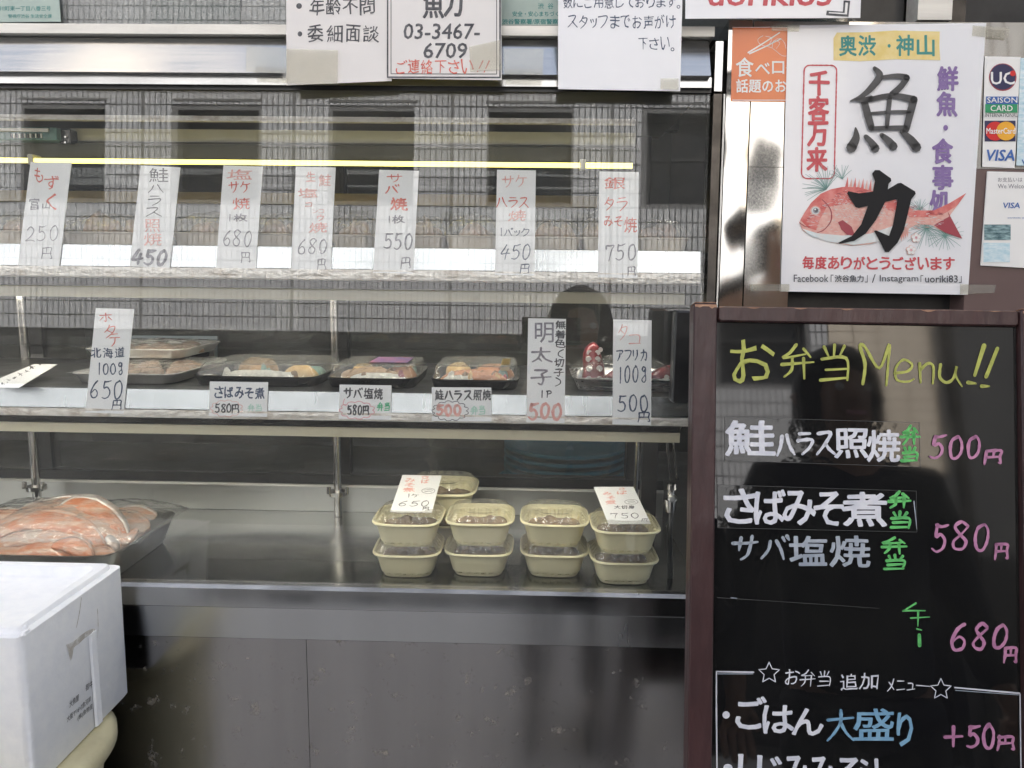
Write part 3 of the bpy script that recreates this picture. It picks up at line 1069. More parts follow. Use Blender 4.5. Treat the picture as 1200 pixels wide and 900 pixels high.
# cream lamp housings under the shelves
a = wp(400, 339, 1.04)
b = wp(400, 352, 1.04)
MB().box((XL, 1.04, b.z), (XR - .01, 1.06, a.z)).build('under_shelf_lamp', M['cream_tube'], root=dc)
a = wp(400, 501, .99)
b = wp(400, 512, .99)
mb = MB().box((XL, .99, b.z), (wp(797, 505, .99).x, 1.015, a.z))
mb.build('under_shelf_lamp', M['cream_tube'], root=dc)
zt1 = (wp(400, 339, 1.04).z + wp(400, 352, 1.04).z) / 2
zt2 = (a.z + b.z) / 2
M['tube_added'] = emit_mat('added_shelf_tube', (1.0, .95, .84), 11.0)  # emission for tubes added to brighten the goods
MB().tube([(XL + .1, 1.068, zt1 - .004), (XR - .05, 1.068, zt1 - .004)], .0038, 10).build('lamp_tube', M['tube_added'], root=dc)  # added tube, unseen behind the upper cream housing
MB().tube([(XL + .1, 1.024, zt2 - .003), (XR - .05, 1.024, zt2 - .003)], .0038, 10).build('lamp_tube', M['tube_added'], root=dc)  # second added tube, hidden by the lower housing
MB().box((XL, 1.041, wp(400, 339, 1.04).z + .0003), (XR - .01, 1.052, zU - .0065)).build('added_light_stop', M['darkmetal'], root=dc)  # added dark strip that hides the glow above the upper housing
MB().box((XL, .9915, a.z - .0 + .0003 if False else zt2 + (zt2 - b.z) + .0003), (wp(797, 505, .99).x, 1.004, zM - .0065)).build('added_light_stop', M['darkmetal'], root=dc)  # added dark strip blocking stray light of the lower tube
# metal bracket row between lip and lamp
mb = MB()
for px in (88, 270, 450, 690):
    p = wp(px, 499, 1.0)
    mb.box((p.x, 1.0, p.z - .003), (p.x + .012, 1.01, p.z + .006))
mb.build('bracket', M['alu'], root=dc)
# counter floor, ledge at the back, rear frame with dark sliding glass
ZF = CT_Z - .030
BY = 1.345
MB().box((XL, CT_Y + .012, ZF - .01), (XR + .03, BY, ZF)).build('counter_floor', M['floor'], root=dc)
zl = wp(400, 568, BY).z
mb = MB()
mb.rings([[(x, BY - .002, ZF + .0005), (x, BY - .0035, zl - .004), (x, BY - .001, zl), (x, BY + .09, zl), (x, BY + .09, ZF + .0005)] for x in (XL, XR + .03)])
mb.build('back_ledge', M['ledge'], root=dc)
mb = MB()
f0 = wp(400, 557, BY).z
mb.box((XL, BY + .002, zl + .0005), (XR + .03, BY + .03, f0))
for px in (52, 402, 742):
    x = wp(px, 540, BY).x
    mb.box((x - .012, BY + .004, f0 + .0005), (x + .012, BY + .03, 1.75))
mb.box((XL, BY + .002, 1.7505), (XR + .03, BY + .03, 1.775))
mb.build('rear_frame', M['black'], root=dc)
MB().box((XL, BY + .012, f0), (XR + .02, BY + .016, 1.75)).build('rear_glass', M['backglass'], root=dc)
# uprights with flanges
for px, yb, D in ((396, 580, 1.318), (43, 574, 1.30)):
    p = wp(px, yb, D)
    mb = MB().tube([(p.x, D, ZF + .001), (p.x, D, zU - .012)], .0075, 14)
    u = mb.build('upright', M['chrome'], root=dc, smooth=50)
    MB().tube([(p.x, D, p.z), (p.x, D, p.z + .008)], .017, 16).build('flange', M['chrome'], root=dc, parent=u, smooth=50)
    mb = MB()
    for s in (-.013, .02):
        mb.tube([(p.x + s, D - .014, p.z + .006), (p.x + s, D - .012, p.z + .018)], .004, 8)
    mb.build('bolt', M['chrome'], root=dc, parent=u, smooth=50)
# front of the counter
v0 = 0
yb = CT_Y - .012
mb = MB()
zA, zB = wp(400, 688, yb).z, wp(400, 752, yb + .004).z
n = 40
rings = []
for x in (XL, 1.2):
    rings.append([(x, CT_Y + .010, ZF - .01), (x, CT_Y + .010, CT_Z - .001), (x, CT_Y - .006, CT_Z + .0005), (x, yb, CT_Z - .003), (x, yb - .001, CT_Z - .012), (x, yb - .0015, CT_Z - .028),
                  (x, yb + .003, CT_Z - .031), (x, yb + .006, zB + .001), (x, yb + .012, zB)])
mb.rings(rings)
mb.build('counter_edge', M['band'], root=dc, smooth=25)
mb = MB()
sx_ = wp(360, 800, yb + .01).x
mb.box((XL, yb + .010, .002), (sx_, yb + .03, zB - .0015))
mb.box((sx_ + .0008, yb + .010, .002), (1.2, yb + .03, zB - .0015))
mb.build('front_panel', M['front'], root=dc)
MB().box((XL, yb + .032, .002), (1.2, BY + .1, ZF - .0105)).build('base', M['black'], root=dc)
# sheet metal seam line on the wide band
c0, c1 = wp(791, 364, .94), wp(815, 472, .94)
MB().bbox((c0.x, .935, c1.z), (c1.x, .957, c0.z), .002).build('end_cap', M['black'], root=dc)
# ------------------------------------------------------------------ transom above the rails
tr = empty('transom_window', G.pt(0, gv(28)), 'narrow glazed strip above the steel header with notices stuck in it', 'window')
mbx = MB()
boxp(mbx, G, XL, gu(1010, 10), gv(28.5), gv(28.5) + .5, -.008, -.002)
mbx.build('pane', M['glass'], root=tr)
mbx = MB()
boxp(mbx, G, XL, gu(1010, 10), gv(28.5), gv(28.5) + .5, -.05, -.045)
mbx.build('backing', M['paleback'], root=tr)
mbx = MB()
for a_, b_ in ((160, 268), (905, 1010)):
    boxp(mbx, G, gu(a_, 14), gu(b_, 14), gv(27), gv(27) + .4, -.044, -.040)
mbx.build('dark_panel', M['blkglass'], root=tr)
# frame to the right of the transom
fr_ = empty('door_frame', G.pt(gu(1090, 10), gv(22, 1000)), 'cream post and dark openings above the steel panel at the right', 'frame')
vt = gv(24.5, 1040)
for a_, b_, mt_, n_ in ((1011, 1073, 'black', -.03), (1074, 1114, 'alu', .004), (1115, 1134, 'darkmetal', -.004), (1135, 1300, 'black', -.03)):
    mbx = MB()
    boxp(mbx, G, gu(a_, 10), gu(b_, 10), vt, vt + .5, n_ - .03, n_)
    mbx.build('post' if mt_ == 'alu' else 'opening', M[mt_], root=fr_)

# ------------------------------------------------------------------ steel pillar and panel
pp = empty('steel_cladding', G.pt(gu(1000, 340), gv(420, 900)), 'bright stainless wall panel behind the posters at the right', 'panel')
GP = G.off(.012)
def gpu(px, py):
    return GP.hit(px, py)[0]
mbx = MB()
boxp(mbx, GP, gpu(848.5, 190), gpu(876, 190), gv(440, 860), gv(23.5, 860, .012), -.05, .0)
mbx.build('corner_post', M['pillar'], root=pp)
mbx = MB()
boxp(mbx, GP, gpu(877.5, 190), gpu(1300, 190), GP.hit(1000, 196.5)[1], GP.hit(1000, 25.5)[1], -.05, .0)
boxp(mbx, GP, gpu(877.5, 190), gpu(930, 190), gv(440, 900), GP.hit(1000, 196.5)[1] - .0005, -.05, .0)
mbx.build('sheet', M['panel'], root=pp)
mbx = MB()
boxp(mbx, GP, gpu(930, 350) + .001, gpu(1131, 350), gv(440, 900), GP.hit(1000, 196)[1] - .001, -.05, -.03)
mbx.build('recess', M['black'], root=pp)
bp_ = empty('brown_panel', G.pt(gu(1180, 300), gv(420, 1150)), 'plain dark brown panel right of the fish poster', 'panel')
mbx = MB()
boxp(mbx, GP, gpu(1132, 300), gpu(1300, 300), gv(440, 1150), GP.hit(1000, 196.5)[1] - .001, -.05, .002)
mbx.build('board', M['brownpanel'], root=bp_)

# ------------------------------------------------------------------ price tags on the rails
TU = lean((0, prU.y + .0072, prU.z - .0005), 13)
TM = lean((0, prM.y + .0072, prM.z - .0005), 13)
gU, gM = 'hand-written price tags on the upper shelf rail', 'hand-written price tags on the middle shelf rail'

r, pl, k = sheet(TU, (36, 190), (21, 311), (69.5, 312), 'tall tag reading mozuku 250 yen, farthest left on the upper rail', 'price tag', gU)
k.zoom(10, 190, 6.92)
k.hw('も', 205, 35, 290, 170, 'i_red', 5, font=True)
k.hw('ず', 290, 105, 430, 240, 'i_red', 5, font=True)
k.hw('く', 300, 235, 400, 400, 'i_red', 6, font=True)
k.hw('富', 165, 285, 262, 400, 'i_gry', 6)
k.hw('山', 270, 320, 345, 385, 'i_gry', 5)
k.hw('250', 130, 505, 415, 655, 'i_gry', 7, slant=8)
k.hw('円', 262, 672, 370, 800, 'i_gry', 6)
k.finish(r)
r, pl, k = sheet(TU, (165, 194), (152, 312), (199, 314.5), 'tall tag with black characters and a thick grey 450, second on the upper rail', 'price tag', gU)
k.zoom(0, 180, 4)
k.text('鮭', 700, 68, 790, 135, 'i_blk', .0)
k.hw('ハラス', 690, 140, 770, 300, 'i_blk', 4.5, vertical=True, slant=10)
k.text('照', 680, 308, 752, 368, 'i_lred', .006, wob=.05)
k.text('焼', 676, 372, 760, 432, 'i_lred', .006, wob=.05)
k.hw('450', 612, 448, 782, 528, 'i_gry', 13, slant=14)
k.finish(r)
r, pl, k = sheet(TU, (262, 194), (253, 316), (299.5, 317.5), 'tall tag reading salted salmon one slice 680 yen, third on the upper rail', 'price tag', gU)
k.zoom(230, 180, 4)
k.text('塩', 145, 75, 262, 122, 'i_lred', .006, wob=.08)
k.hw('サケ', 150, 128, 262, 190, 'i_red', 5)
k.hw('焼', 168, 205, 258, 270, 'i_red', 5)
k.hw('1枚', 145, 280, 245, 322, 'i_gry', 4.5)
k.hw('680', 118, 352, 262, 442, 'i_gry', 5, slant=8)
k.hw('円', 208, 455, 262, 518, 'i_gry', 4.5)
k.finish(r)
r, pl, k = sheet(TU, (347, 195.5), (340.5, 317), (387.5, 318), 'tall tag reading salt koji salmon 680 yen, fourth on the upper rail', 'price tag', gU)
k.zoom(230, 180, 4)
k.hw('生', 510, 80, 560, 135, 'i_lred', 4.5)
k.hw('鮭', 565, 92, 638, 160, 'i_lred', 5)
k.hw('塩', 470, 162, 575, 208, 'i_lred', 4.5)
k.hw('コ', 508, 228, 548, 252, 'i_lred', 4.5)
k.text('ン', 545, 262, 572, 280, 'i_lred', .0)
k.text('コ', 574, 262, 600, 280, 'i_lred', .0)
k.hw('ウ', 565, 285, 602, 318, 'i_lred', 4.5, font=True)
k.hw('焼', 525, 322, 615, 374, 'i_lred', 5)
k.hw('680', 468, 392, 618, 478, 'i_gry', 5, slant=6)
k.hw('円', 562, 488, 618, 550, 'i_gry', 4.5)
k.finish(r)
r, pl, k = sheet(TU, (444.5, 199), (437, 319.5), (484, 321), 'tall tag reading grilled mackerel 550 yen in bold red and grey', 'price tag', gU)
k.zoom(230, 180, 4)
k.hw('サ', 888, 95, 972, 140, 'i_red', 5)
k.hw('バ', 885, 142, 962, 192, 'i_red', 7)
k.hw('焼', 900, 202, 995, 272, 'i_red', 8)
k.hw('1枚', 893, 288, 978, 330, 'i_gry', 4.5)
k.hw('550', 872, 368, 1018, 455, 'i_gry', 7, slant=6)
k.hw('円', 955, 475, 1012, 548, 'i_gry', 5)
k.finish(r)
r, pl, k = sheet(TU, (582.5, 199), (580, 322), (626, 323), 'tall tag reading salmon harasu one pack 450 yen in blue ink', 'price tag', gU)
k.zoom(520, 180, 4)
k.hw('サケ', 268, 98, 392, 165, 'i_lred', 5)
k.hw('ハラス', 245, 200, 402, 262, 'i_red', 5)
k.hw('焼', 292, 265, 392, 322, 'i_lred', 5)
k.hw('1パック', 262, 345, 408, 392, 'i_navy', 4)
k.hw('450', 258, 415, 408, 502, 'i_navy', 5, slant=10)
k.hw('円', 352, 512, 405, 565, 'i_navy', 4.5)
k.finish(r)
r, pl, k = sheet(TU, (702.5, 201), (700.5, 325), (747, 326), 'tall tag reading silver cod 750 yen, farthest right on the upper rail', 'price tag', gU)
k.zoom(520, 180, 4)
k.hw('銀', 742, 105, 862, 175, 'i_red', 5)
k.hw('タラ', 748, 200, 865, 275, 'i_red', 5)
k.hw('みそ', 745, 290, 842, 345, 'i_red', 5)
k.hw('焼', 838, 290, 912, 375, 'i_red', 6)
k.hw('750', 748, 415, 905, 512, 'i_gry', 6, slant=5)
k.hw('円', 858, 522, 908, 578, 'i_gry', 5)
k.finish(r)

r, pl, k = sheet(TM, (112.5, 361), (100, 483.5), (145, 485), 'tall white tag reading scallop Hokkaido 100 g 650 yen in front of the scallop trays', 'price tag', gM)
k.zoom(0, 340, 3.75)
k.hw('ホ', 432, 98, 503, 142, 'i_red', 4.5)
k.hw('タ', 450, 145, 520, 215, 'i_red', 4.5)
k.hw('テ', 478, 182, 535, 252, 'i_red', 4.5)
k.hw('北海道', 400, 250, 552, 302, 'i_navy', 5)
k.hw('100g', 428, 315, 548, 375, 'i_navy', 5)
k.hw('650', 392, 385, 542, 485, 'i_navy', 5.5, slant=6)
k.hw('円', 490, 478, 540, 530, 'i_navy', 4.5)
k.finish(r)
r, pl, k = sheet(TM, (246, 447), (244.5, 487.5), (313, 488.5), 'small wide tag reading miso mackerel 580 yen with a faint pink cloud', 'price tag', gM)
k.zoom(220, 340, 3.75)
k.hw('さばみそ煮', 115, 418, 340, 475, 'i_navy', 7, rise=8)
k.ring(172, 520, 62, 32, 2.5, 'i_lred', 44, .16, 11)
k.hw('580円', 120, 496, 232, 543, 'i_blk', 5.5)
k.hw('弁当', 262, 500, 330, 536, 'i_lgrn', 3.5)
k.finish(r)
r, pl, k = sheet(TM, (398, 450.7), (397, 491), (458, 492), 'small wide tag reading salt grilled mackerel 580 yen with a strong pink cloud', 'price tag', gM)
k.zoom(220, 340, 3.75)
k.hw('サバ塩焼', 683, 425, 862, 478, 'i_blk', 7, rise=4)
k.ring(745, 528, 68, 34, 4, 'i_pink', 44, .16, 11)
k.stroke([(690, 478), (684, 500), (700, 510)], 4, 'i_pink')
k.hw('580円', 700, 502, 802, 552, 'i_blk', 6.5)
k.hw('弁当', 833, 492, 890, 532, 'i_green', 5)
k.finish(r)
r, pl, k = sheet(TM, (506, 453.7), (506, 493.4), (576, 494), 'small wide tag with a black scalloped cloud round a pink 500', 'price tag', gM)
k.zoom(500, 320, 3.53)
k.hw('鮭ハラス照焼', 34, 482, 268, 530, 'i_blk', 6.5)
k.ring(98, 570, 66, 36, 3, 'i_blk', 52, .16, 13)
k.hw('500', 36, 542, 145, 592, 'i_lred', 11)
k.stroke([(150, 588), (156, 600)], 3, 'i_lred')
k.hw('弁当', 182, 548, 244, 588, 'i_lgrn', 5)
k.finish(r)
r, pl, k = sheet(TM, (619, 373), (616.7, 495), (661.5, 496), 'tall tag reading cod roe in thick violet-grey characters, pink 500 below', 'price tag', gM)
k.zoom(500, 320, 3.53)
k.text('明', 448, 205, 525, 288, 'i_gry', .012)
k.hw('太', 425, 298, 528, 375, 'i_gry', 8)
k.hw('子', 425, 388, 530, 472, 'i_gry', 8)
k.hw('無着色(切子)', 530, 195, 578, 470, 'i_blk', 4.5, vertical=True, slant=8)
k.hw('1P', 468, 482, 522, 520, 'i_blk', 5)
k.hw('500', 415, 532, 560, 610, 'i_lred', 11, slant=4)
k.finish(r)
r, pl, k = sheet(TM, (718.7, 374.4), (717.6, 497.3), (763, 498.5), 'tall tag reading octopus 100 g 500 yen, farthest right on the middle rail', 'price tag', gM)
k.zoom(500, 320, 3.53)
k.hw('タ', 788, 208, 838, 285, 'i_lred', 4.5)
k.hw('コ', 832, 248, 893, 300, 'i_lred', 4.5)
k.hw('アフリカ', 782, 312, 914, 368, 'i_navy', 5)
k.hw('100g', 790, 378, 915, 462, 'i_navy', 5)
k.hw('500', 785, 495, 920, 580, 'i_navy', 6)
k.hw('円', 872, 568, 930, 622, 'i_navy', 5)
k.finish(r)

# ------------------------------------------------------------------ posters and notices on the front
gP = 'notices taped along the steel header'
NP = G.off(.0275)
r, pl, k = sheet(NP, (335, -60), (336, 100), (459, 95), 'white notice with two bulleted black lines, taped to the header left', 'notice', gP, 'paper_notice', 'paper_warm')
k.zoom(300, 0, 3)
k.ell(152, 22, 10, 10, 'i_blk')
k.hw('年齢不問', 185, -8, 420, 58, 'i_blk', 5.5)
k.ell(155, 120, 8, 9, 'i_blk')
k.hw('委細面談', 180, 85, 435, 152, 'i_blk', 5.5)
k.hw('アルバイト募集', 120, -140, 440, -60, 'i_blk', 6)
k.finish(r)
r, pl, k = sheet(G.off(.0288), (453, -60), (454.5, 92), (588, 94), 'white notice framed by a thick black line with a phone number and red request line', 'notice', gP, 'paper_notice', 'paper_warm', TR=(587, -60))
k.zoom(300, 0, 3)
for w_, d in ((6, 0), (3, 12)):
    x0, x1, yb_ = 463 + d, 858 - d, 272 - d
    k.stroke([(x0, -150), (x0, yb_)], w_, 'i_blk', taper=1)
    k.stroke([(x0, yb_), (x1, yb_ + 1)], w_, 'i_blk', taper=1)
    k.stroke([(x1, yb_ + 1), (x1, -150)], w_, 'i_blk', taper=1)
k.text('魚', 588, -35, 660, 64, 'i_blk', .03)
k.text('力', 662, -35, 725, 58, 'i_blk', .04)
k.text('03-3467-', 518, 84, 785, 138, 'i_blk', .02, slant=4)
k.text('6709', 588, 152, 740, 205, 'i_blk', .02, slant=4)
k.hw('ご連絡下さい', 487, 208, 765, 264, 'i_red', 4)
k.hw('!!', 768, 212, 815, 258, 'i_red', 4, slant=16)
k.finish(r)
r, pl, k = sheet(NP, (654, -60), (654, 104.5), (797, 107), 'glossy white notice in blue-black handwriting asking customers to call the staff', 'notice', gP, 'paper_notice', 'paper_gloss', TR=(801, -60))
k.zoom(640, 0, 5.4545)
k.hw('数にご用意しております。', 105, -22, 868, 58, 'i_navy', 5, font=True)
k.hw('スタッフまでお声がけ', 130, 92, 832, 190, 'i_navy', 6)
k.hw('下さい。', 585, 232, 830, 326, 'i_navy', 5.5)
k.hw('本日のおすすめを', 130, -150, 830, -60, 'i_navy', 5)
k.finish(r)
r, pl, k = sheet(G.off(.0292), (804, -60), (803, 22), (1008, 21), 'white poster with red handwritten uoriki83 hanging just above the steel panel', 'notice', gP, 'paper_notice', 'paper_gloss', TR=(1011, -60))
k.zoom(800, 0, 3)
k.text('uoriki83', 90, -52, 520, 20, 'i_pred', .03, slant=8)
k.poly([(565, 2), (588, 4), (582, 60), (503, 54), (506, 38), (562, 42)], 'i_blk')
k.poly([(571, 10), (580, 11), (576, 52), (512, 48), (513, 44), (568, 47)], 'p_white', .0002)
k.finish(r)
r, pl, k = sheet(G.off(.001), (-60, -40), (-60, 26.5), (71.5, 25.5), 'pale greenish printed notice inside the glass at the far upper left', 'notice', gP, 'paper_notice', 'paper_green', TR=(66, -40))
k.zoom(0, 0, 10)
k.text('渋谷区宇田川町東一丁目八番三号', -300, 72, 600, 130, 'i_teal', .0)
k.text('警視庁渋谷 生活安全課', 100, 168, 610, 215, 'i_teal', .0)
k.finish(r)
r, pl, k = sheet(G.off(.001), (583, -40), (583, 29.5), (662, 29.8), 'greenish safety notice in the glass between two white notices', 'notice', gP, 'paper_notice', 'paper_green', TR=(662, -40))
k.zoom(560, 0, 10)
k.text('渋  谷', 705, 40, 885, 105, 'i_teal', .01)
k.text('安全・安心まちづくり', 405, 135, 1010, 195, 'i_teal', .012)
k.text('渋谷警察署/原宿警察署', 285, 225, 1010, 285, 'i_teal', .02)
k.finish(r)

# orange sticker on the pillar
r, pl, k = sheet(GP.off(.0006), (858.5, 31.5), (856.5, 118.5), (941, 119.5), 'square orange sticker with white chopsticks, half hidden by the fish poster', 'sticker', None, 'sticker', 'p_orange', thick=.0004, TR=(943, 32))
k.zoom(840, 0, 3.333)
k.stroke([(122, 206), (180, 170), (245, 128)], [6, 5, 4], 'p_white')
k.stroke([(128, 210), (190, 182), (250, 152)], [6, 5, 4], 'p_white')
k.stroke([(180, 140), (160, 155), (172, 175), (215, 188), (255, 218), (285, 216)], 2, 'p_white')
k.stroke([(190, 142), (215, 150), (205, 175), (240, 150), (262, 165), (270, 190)], 2, 'p_white')
k.stroke([(215, 188), (222, 160), (245, 168), (232, 190)], 2, 'p_white')
k.text('食', 75, 226, 142, 300, 'p_white', .02)
k.text('べ', 150, 246, 206, 290, 'p_white', .02)
k.text('ロ', 216, 240, 262, 288, 'p_white', .02)
k.text('グ', 270, 238, 318, 290, 'p_white', .02)
k.text('話題のお店', 76, 310, 320, 362, 'p_white', .024)
for q in ((60, 106, 336, 108.5), (60, 390, 330, 393)):
    k.rect(*q, 'p_white')
k.finish(r)

# ---- the fish poster
r, pl, k = sheet(GP.off(.0022), (923, 30), (915, 341.5), (1134, 345.5), 'large white laminated poster with big black brush characters over a red sea bream', 'poster', None, 'fish_poster', 'paper_gloss', TR=(1155.5, 27))
k.zoom(840, 0, 3.3333)
k.poly([(455, 150), (468, 128), (600, 126), (690, 120), (870, 124), (868, 180), (872, 236), (700, 232), (560, 240), (455, 236)], 'p_yel')
for x, s_ in ((478, '奥'), (552, '渋'), (700, '神'), (782, '山')):
    k.text(s_, x, 140, x + 66, 218, 'i_teal', .03, wob=.03)
k.ell(672, 180, 6, 7, 'i_teal')
# rounded red frame
pts = []
for cx, cy, a0 in ((445, 278, -90), (436, 676, 0), (352, 676, 90), (362, 278, 180)):
    for t in range(0, 91, 30):
        a = R(a0 + t)
        pts.append((cx + 22 * math.cos(a), cy + 22 * math.sin(a)))
pts.append(pts[0])
pts = [(p[0], p[1]) for p in pts]
k.stroke(pts, 6, 'i_pred', taper=1)
for i, s_ in enumerate('千客万来'):
    k.text(s_, 360 - i * 3, 280 + i * 99, 438 - i * 3, 372 + i * 99, 'i_pred', .042, wob=.03)
for i, s_ in enumerate('鮮魚・食事処'):
    y0 = (262, 362, 480, 545, 648, 745)[i]
    x0 = (862, 858, 870, 842, 842, 832)[i]
    if s_ == '・':
        k.ell(892, 500, 9, 11, 'i_purple')
    else:
        k.text(s_, x0, y0, x0 + 78, y0 + 92, 'i_purple', .042, wob=.03)
# sea bream beneath the brush character
k.zoom(880, 170, 3.75)
random.seed(11)
def needles(cx, cy, n, l, a0, a1):
    for q in range(n):
        a = R(a0 + (a1 - a0) * q / n + random.uniform(-4, 4))
        ll = l * random.uniform(.7, 1.1)
        k.stroke([(cx, cy), (cx + ll * .5 * math.cos(a), cy + ll * .5 * math.sin(a) - 3), (cx + ll * math.cos(a), cy + ll * math.sin(a))], 2.6, 'pine')
needles(330, 195, 22, 105, 150, 320)
needles(400, 150, 8, 70, 200, 330)
needles(770, 365, 34, 95, 0, 360)
needles(850, 400, 22, 80, 0, 360)
needles(740, 290, 10, 55, 200, 330)
k.poly([(210, 340), (232, 300), (262, 255), (305, 215), (350, 195), (400, 185), (470, 186), (540, 205), (600, 228), (660, 255), (720, 288), (800, 288), (860, 262), (943, 212), (905, 265), (868, 315), (890, 360), (925, 412), (850, 385), (790, 352), (730, 348), (670, 378), (600, 412), (520, 436), (440, 442), (350, 428), (270, 400), (225, 375)], 'f_pink')
k.poly([(215, 330), (232, 300), (262, 255), (305, 215), (350, 195), (400, 185), (470, 186), (540, 205), (600, 228), (660, 255), (720, 288), (800, 288), (870, 256), (943, 212), (905, 265), (850, 300), (790, 318), (700, 318), (600, 285), (500, 262), (400, 262), (330, 275), (300, 330), (285, 375), (250, 365)], 'f_red', .00008)
k.poly([(222, 368), (290, 388), (400, 398), (520, 390), (640, 350), (690, 345), (640, 395), (560, 425), (450, 440), (340, 426), (262, 400)], 'f_pale', .00016)
for x in range(0, 10):
    bx = 410 + x * 17
    k.poly([(bx, 190 + x * 3), (bx + 14, 140 + x * 1.5 + (x % 2) * 5), (bx + 16, 196 + x * 3)], 'f_pink' if x % 2 else 'f_red', .0001)
for x in range(4):
    k.poly([(650 + x * 8, 380 - x * 4), (660 + x * 9, 425 - x * 6), (668 + x * 8, 372 - x * 4)], 'f_pink', .0001)
k.poly([(380, 340), (400, 330), (440, 360), (455, 400), (420, 395), (395, 372)], 'f_deep', .0002)
k.poly([(868, 315), (860, 290), (925, 412), (850, 385), (800, 352)], 'f_deep', .0001)
k.stroke([(310, 240), (345, 280), (350, 330), (320, 372), (290, 385)], [3, 5, 4, 3], 'f_deep', .0002)
k.stroke([(212, 342), (235, 358), (258, 360)], 4, 'f_deep', .0002)
k.ell(281, 289, 23, 22, 'f_pink', .0003)
k.ell(281, 289, 18, 17, 'f_pale', .0004)
k.ell(282, 289, 12, 12, 'i_gry', .0005)
k.ell(283, 288, 8, 8, 'i_blk', .00055)
k.ell(279, 284, 4, 4, 'p_white', .0006)
for j in range(9):
    for i in range(20):
        x, y = 365 + i * 17 + (j % 2) * 8, 210 + j * 15 + i * 2.4
        if y < 205 + max(0, (i - 4)) * 6 + 10 or y > 330:
            continue
        k.stroke([(x - 4, y - 5), (x + 3, y), (x - 4, y + 5)], 1.3, 'f_pale', .00025)
for cx, cy in ((722, 408), (700, 462)):
    for q in range(5):
        a = R(q * 72 - 90)
        k.ell(cx + 13 * math.cos(a), cy + 13 * math.sin(a), 10, 10, 'f_pink', .0002, 10)
        k.ell(cx + 13 * math.cos(a), cy + 13 * math.sin(a), 8, 8, 'p_white', .00026, 10)
    k.ell(cx, cy, 5, 5, 'i_pink', .0003, 8)
for q in range(420):
    x = random.uniform(235, 830)
    t = (x - 210) / 640
    yt = 340 - 160 * math.sin(min(1, t * 2.6) * 1.57) + max(0, t - .4) * 190
    yb_ = 350 + 85 * math.sin(min(1, t * 2) * 1.57) - max(0, t - .55) * 190
    y = random.uniform(yt + 12, min(yb_ - 10, yt + 175))
    if y < yt + 10 or y > yb_ - 6:
        continue
    k.stroke([(x, y), (x + random.uniform(8, 20), y + random.uniform(-3, 5))], random.uniform(1.2, 3), 'f_deep' if (y - yt < 28 and q % 3) else ('f_pink' if q % 2 else 'f_pale'), .0003)
# big brush characters
k.zoom(880, 170, 3.75)
BZ = .0006
k.poly([(528, 128), (540, 112), (560, 112), (610, 148), (612, 160), (600, 172), (597, 196), (640, 170), (655, 168), (716, 205), (719, 216), (700, 240), (668, 372), (640, 430), (600, 472), (585, 470), (570, 440), (536, 378), (545, 376), (602, 400), (620, 350), (640, 238), (585, 252), (545, 330), (500, 390), (450, 422), (385, 435), (380, 430), (440, 400), (480, 350), (510, 268), (470, 278), (455, 274), (418, 214), (424, 204), (470, 214), (532, 206), (540, 160)], 'i_brush', BZ)
k.zoom(840, 0, 3.3333)
def bs(pts, w):
    k.stroke(pts, w, 'i_brushg', BZ, taper=.8)
bs([(612, 270), (632, 300), (600, 345), (560, 380), (518, 398)], [16, 30, 26, 18, 6])
bs([(640, 305), (700, 300), (735, 306)], [14, 20, 26])
bs([(738, 308), (715, 340), (680, 372)], [24, 24, 26])
bs([(538, 392), (578, 392), (600, 388)], [12, 22, 24])
bs([(572, 400), (585, 450), (600, 502)], [26, 30, 26])
bs([(590, 392), (680, 376), (765, 392)], [20, 20, 30])
bs([(765, 392), (752, 440), (735, 508)], [30, 30, 26])
bs([(600, 446), (680, 440), (748, 440)], [12, 13, 14])
bs([(600, 505), (680, 502), (735, 502)], [18, 18, 20])
bs([(672, 382), (665, 440), (660, 500)], [18, 20, 16])
bs([(538, 502), (540, 540), (522, 578)], [6, 30, 42])
bs([(578, 536), (600, 560), (615, 582)], [18, 26, 34])
bs([(640, 530), (665, 552), (685, 574)], [18, 28, 34])
bs([(718, 516), (752, 548), (775, 578)], [18, 32, 38])
k.zoom(880, 170, 3.75)
for i, s_ in enumerate('毎度ありがとうございます'):
    x0 = 226 + i * 56.2
    k.text(s_, x0, 490 + i * .4, x0 + 48, 544 + i * .4, 'i_pred', .035, wob=.02)
k.text('Facebook', 186, 570, 338, 602, 'i_blk', .008)
k.text('「', 348, 570, 360, 602, 'i_blk')
k.text('渋谷魚力', 366, 572, 492, 602, 'i_blk', .025)
k.text('」', 498, 572, 510, 604, 'i_blk')
k.text('/', 528, 568, 545, 606, 'i_blk')
k.text('Instagram', 563, 572, 732, 608, 'i_blk', .008)
k.text('「', 742, 572, 754, 602, 'i_blk')
k.text('uoriki83', 762, 573, 905, 604, 'i_blk', .02)
k.text('」', 910, 576, 922, 606, 'i_blk')
k.finish(r)

# tape pieces
def tape(pl0, quad, lb):
    P_ = [Vector(pl0.hit(*q)) for q in quad]
    mb = MB()
    top = [pl0.pt(p.x, p.y, .0004) for p in P_]
    bot = [pl0.pt(p.x, p.y, .0) for p in P_]
    mb.add(bot + top, [(0, 1, 2, 3), (7, 6, 5, 4), (0, 4, 5, 1), (1, 5, 6, 2), (2, 6, 7, 3), (3, 7, 4, 0)])
    tag(mb.build('tape', M['tape'], smooth=False), lb, 'tape', 'clear tape holding the notices')
tape(G.off(.0296), [(332, 57), (396, 59), (395, 99), (331, 97)], 'wide clear tape across the lower left corner of the bulleted notice')
tape(G.off(.0294), [(289, 54), (331, 56), (331, 86), (288, 84)], 'patch of clear tape on the steel left of the bulleted notice')
tape(G.off(.0298), [(590, 57), (637, 57), (636, 88), (590, 87)], 'patch of clear tape on the steel right of the framed notice')
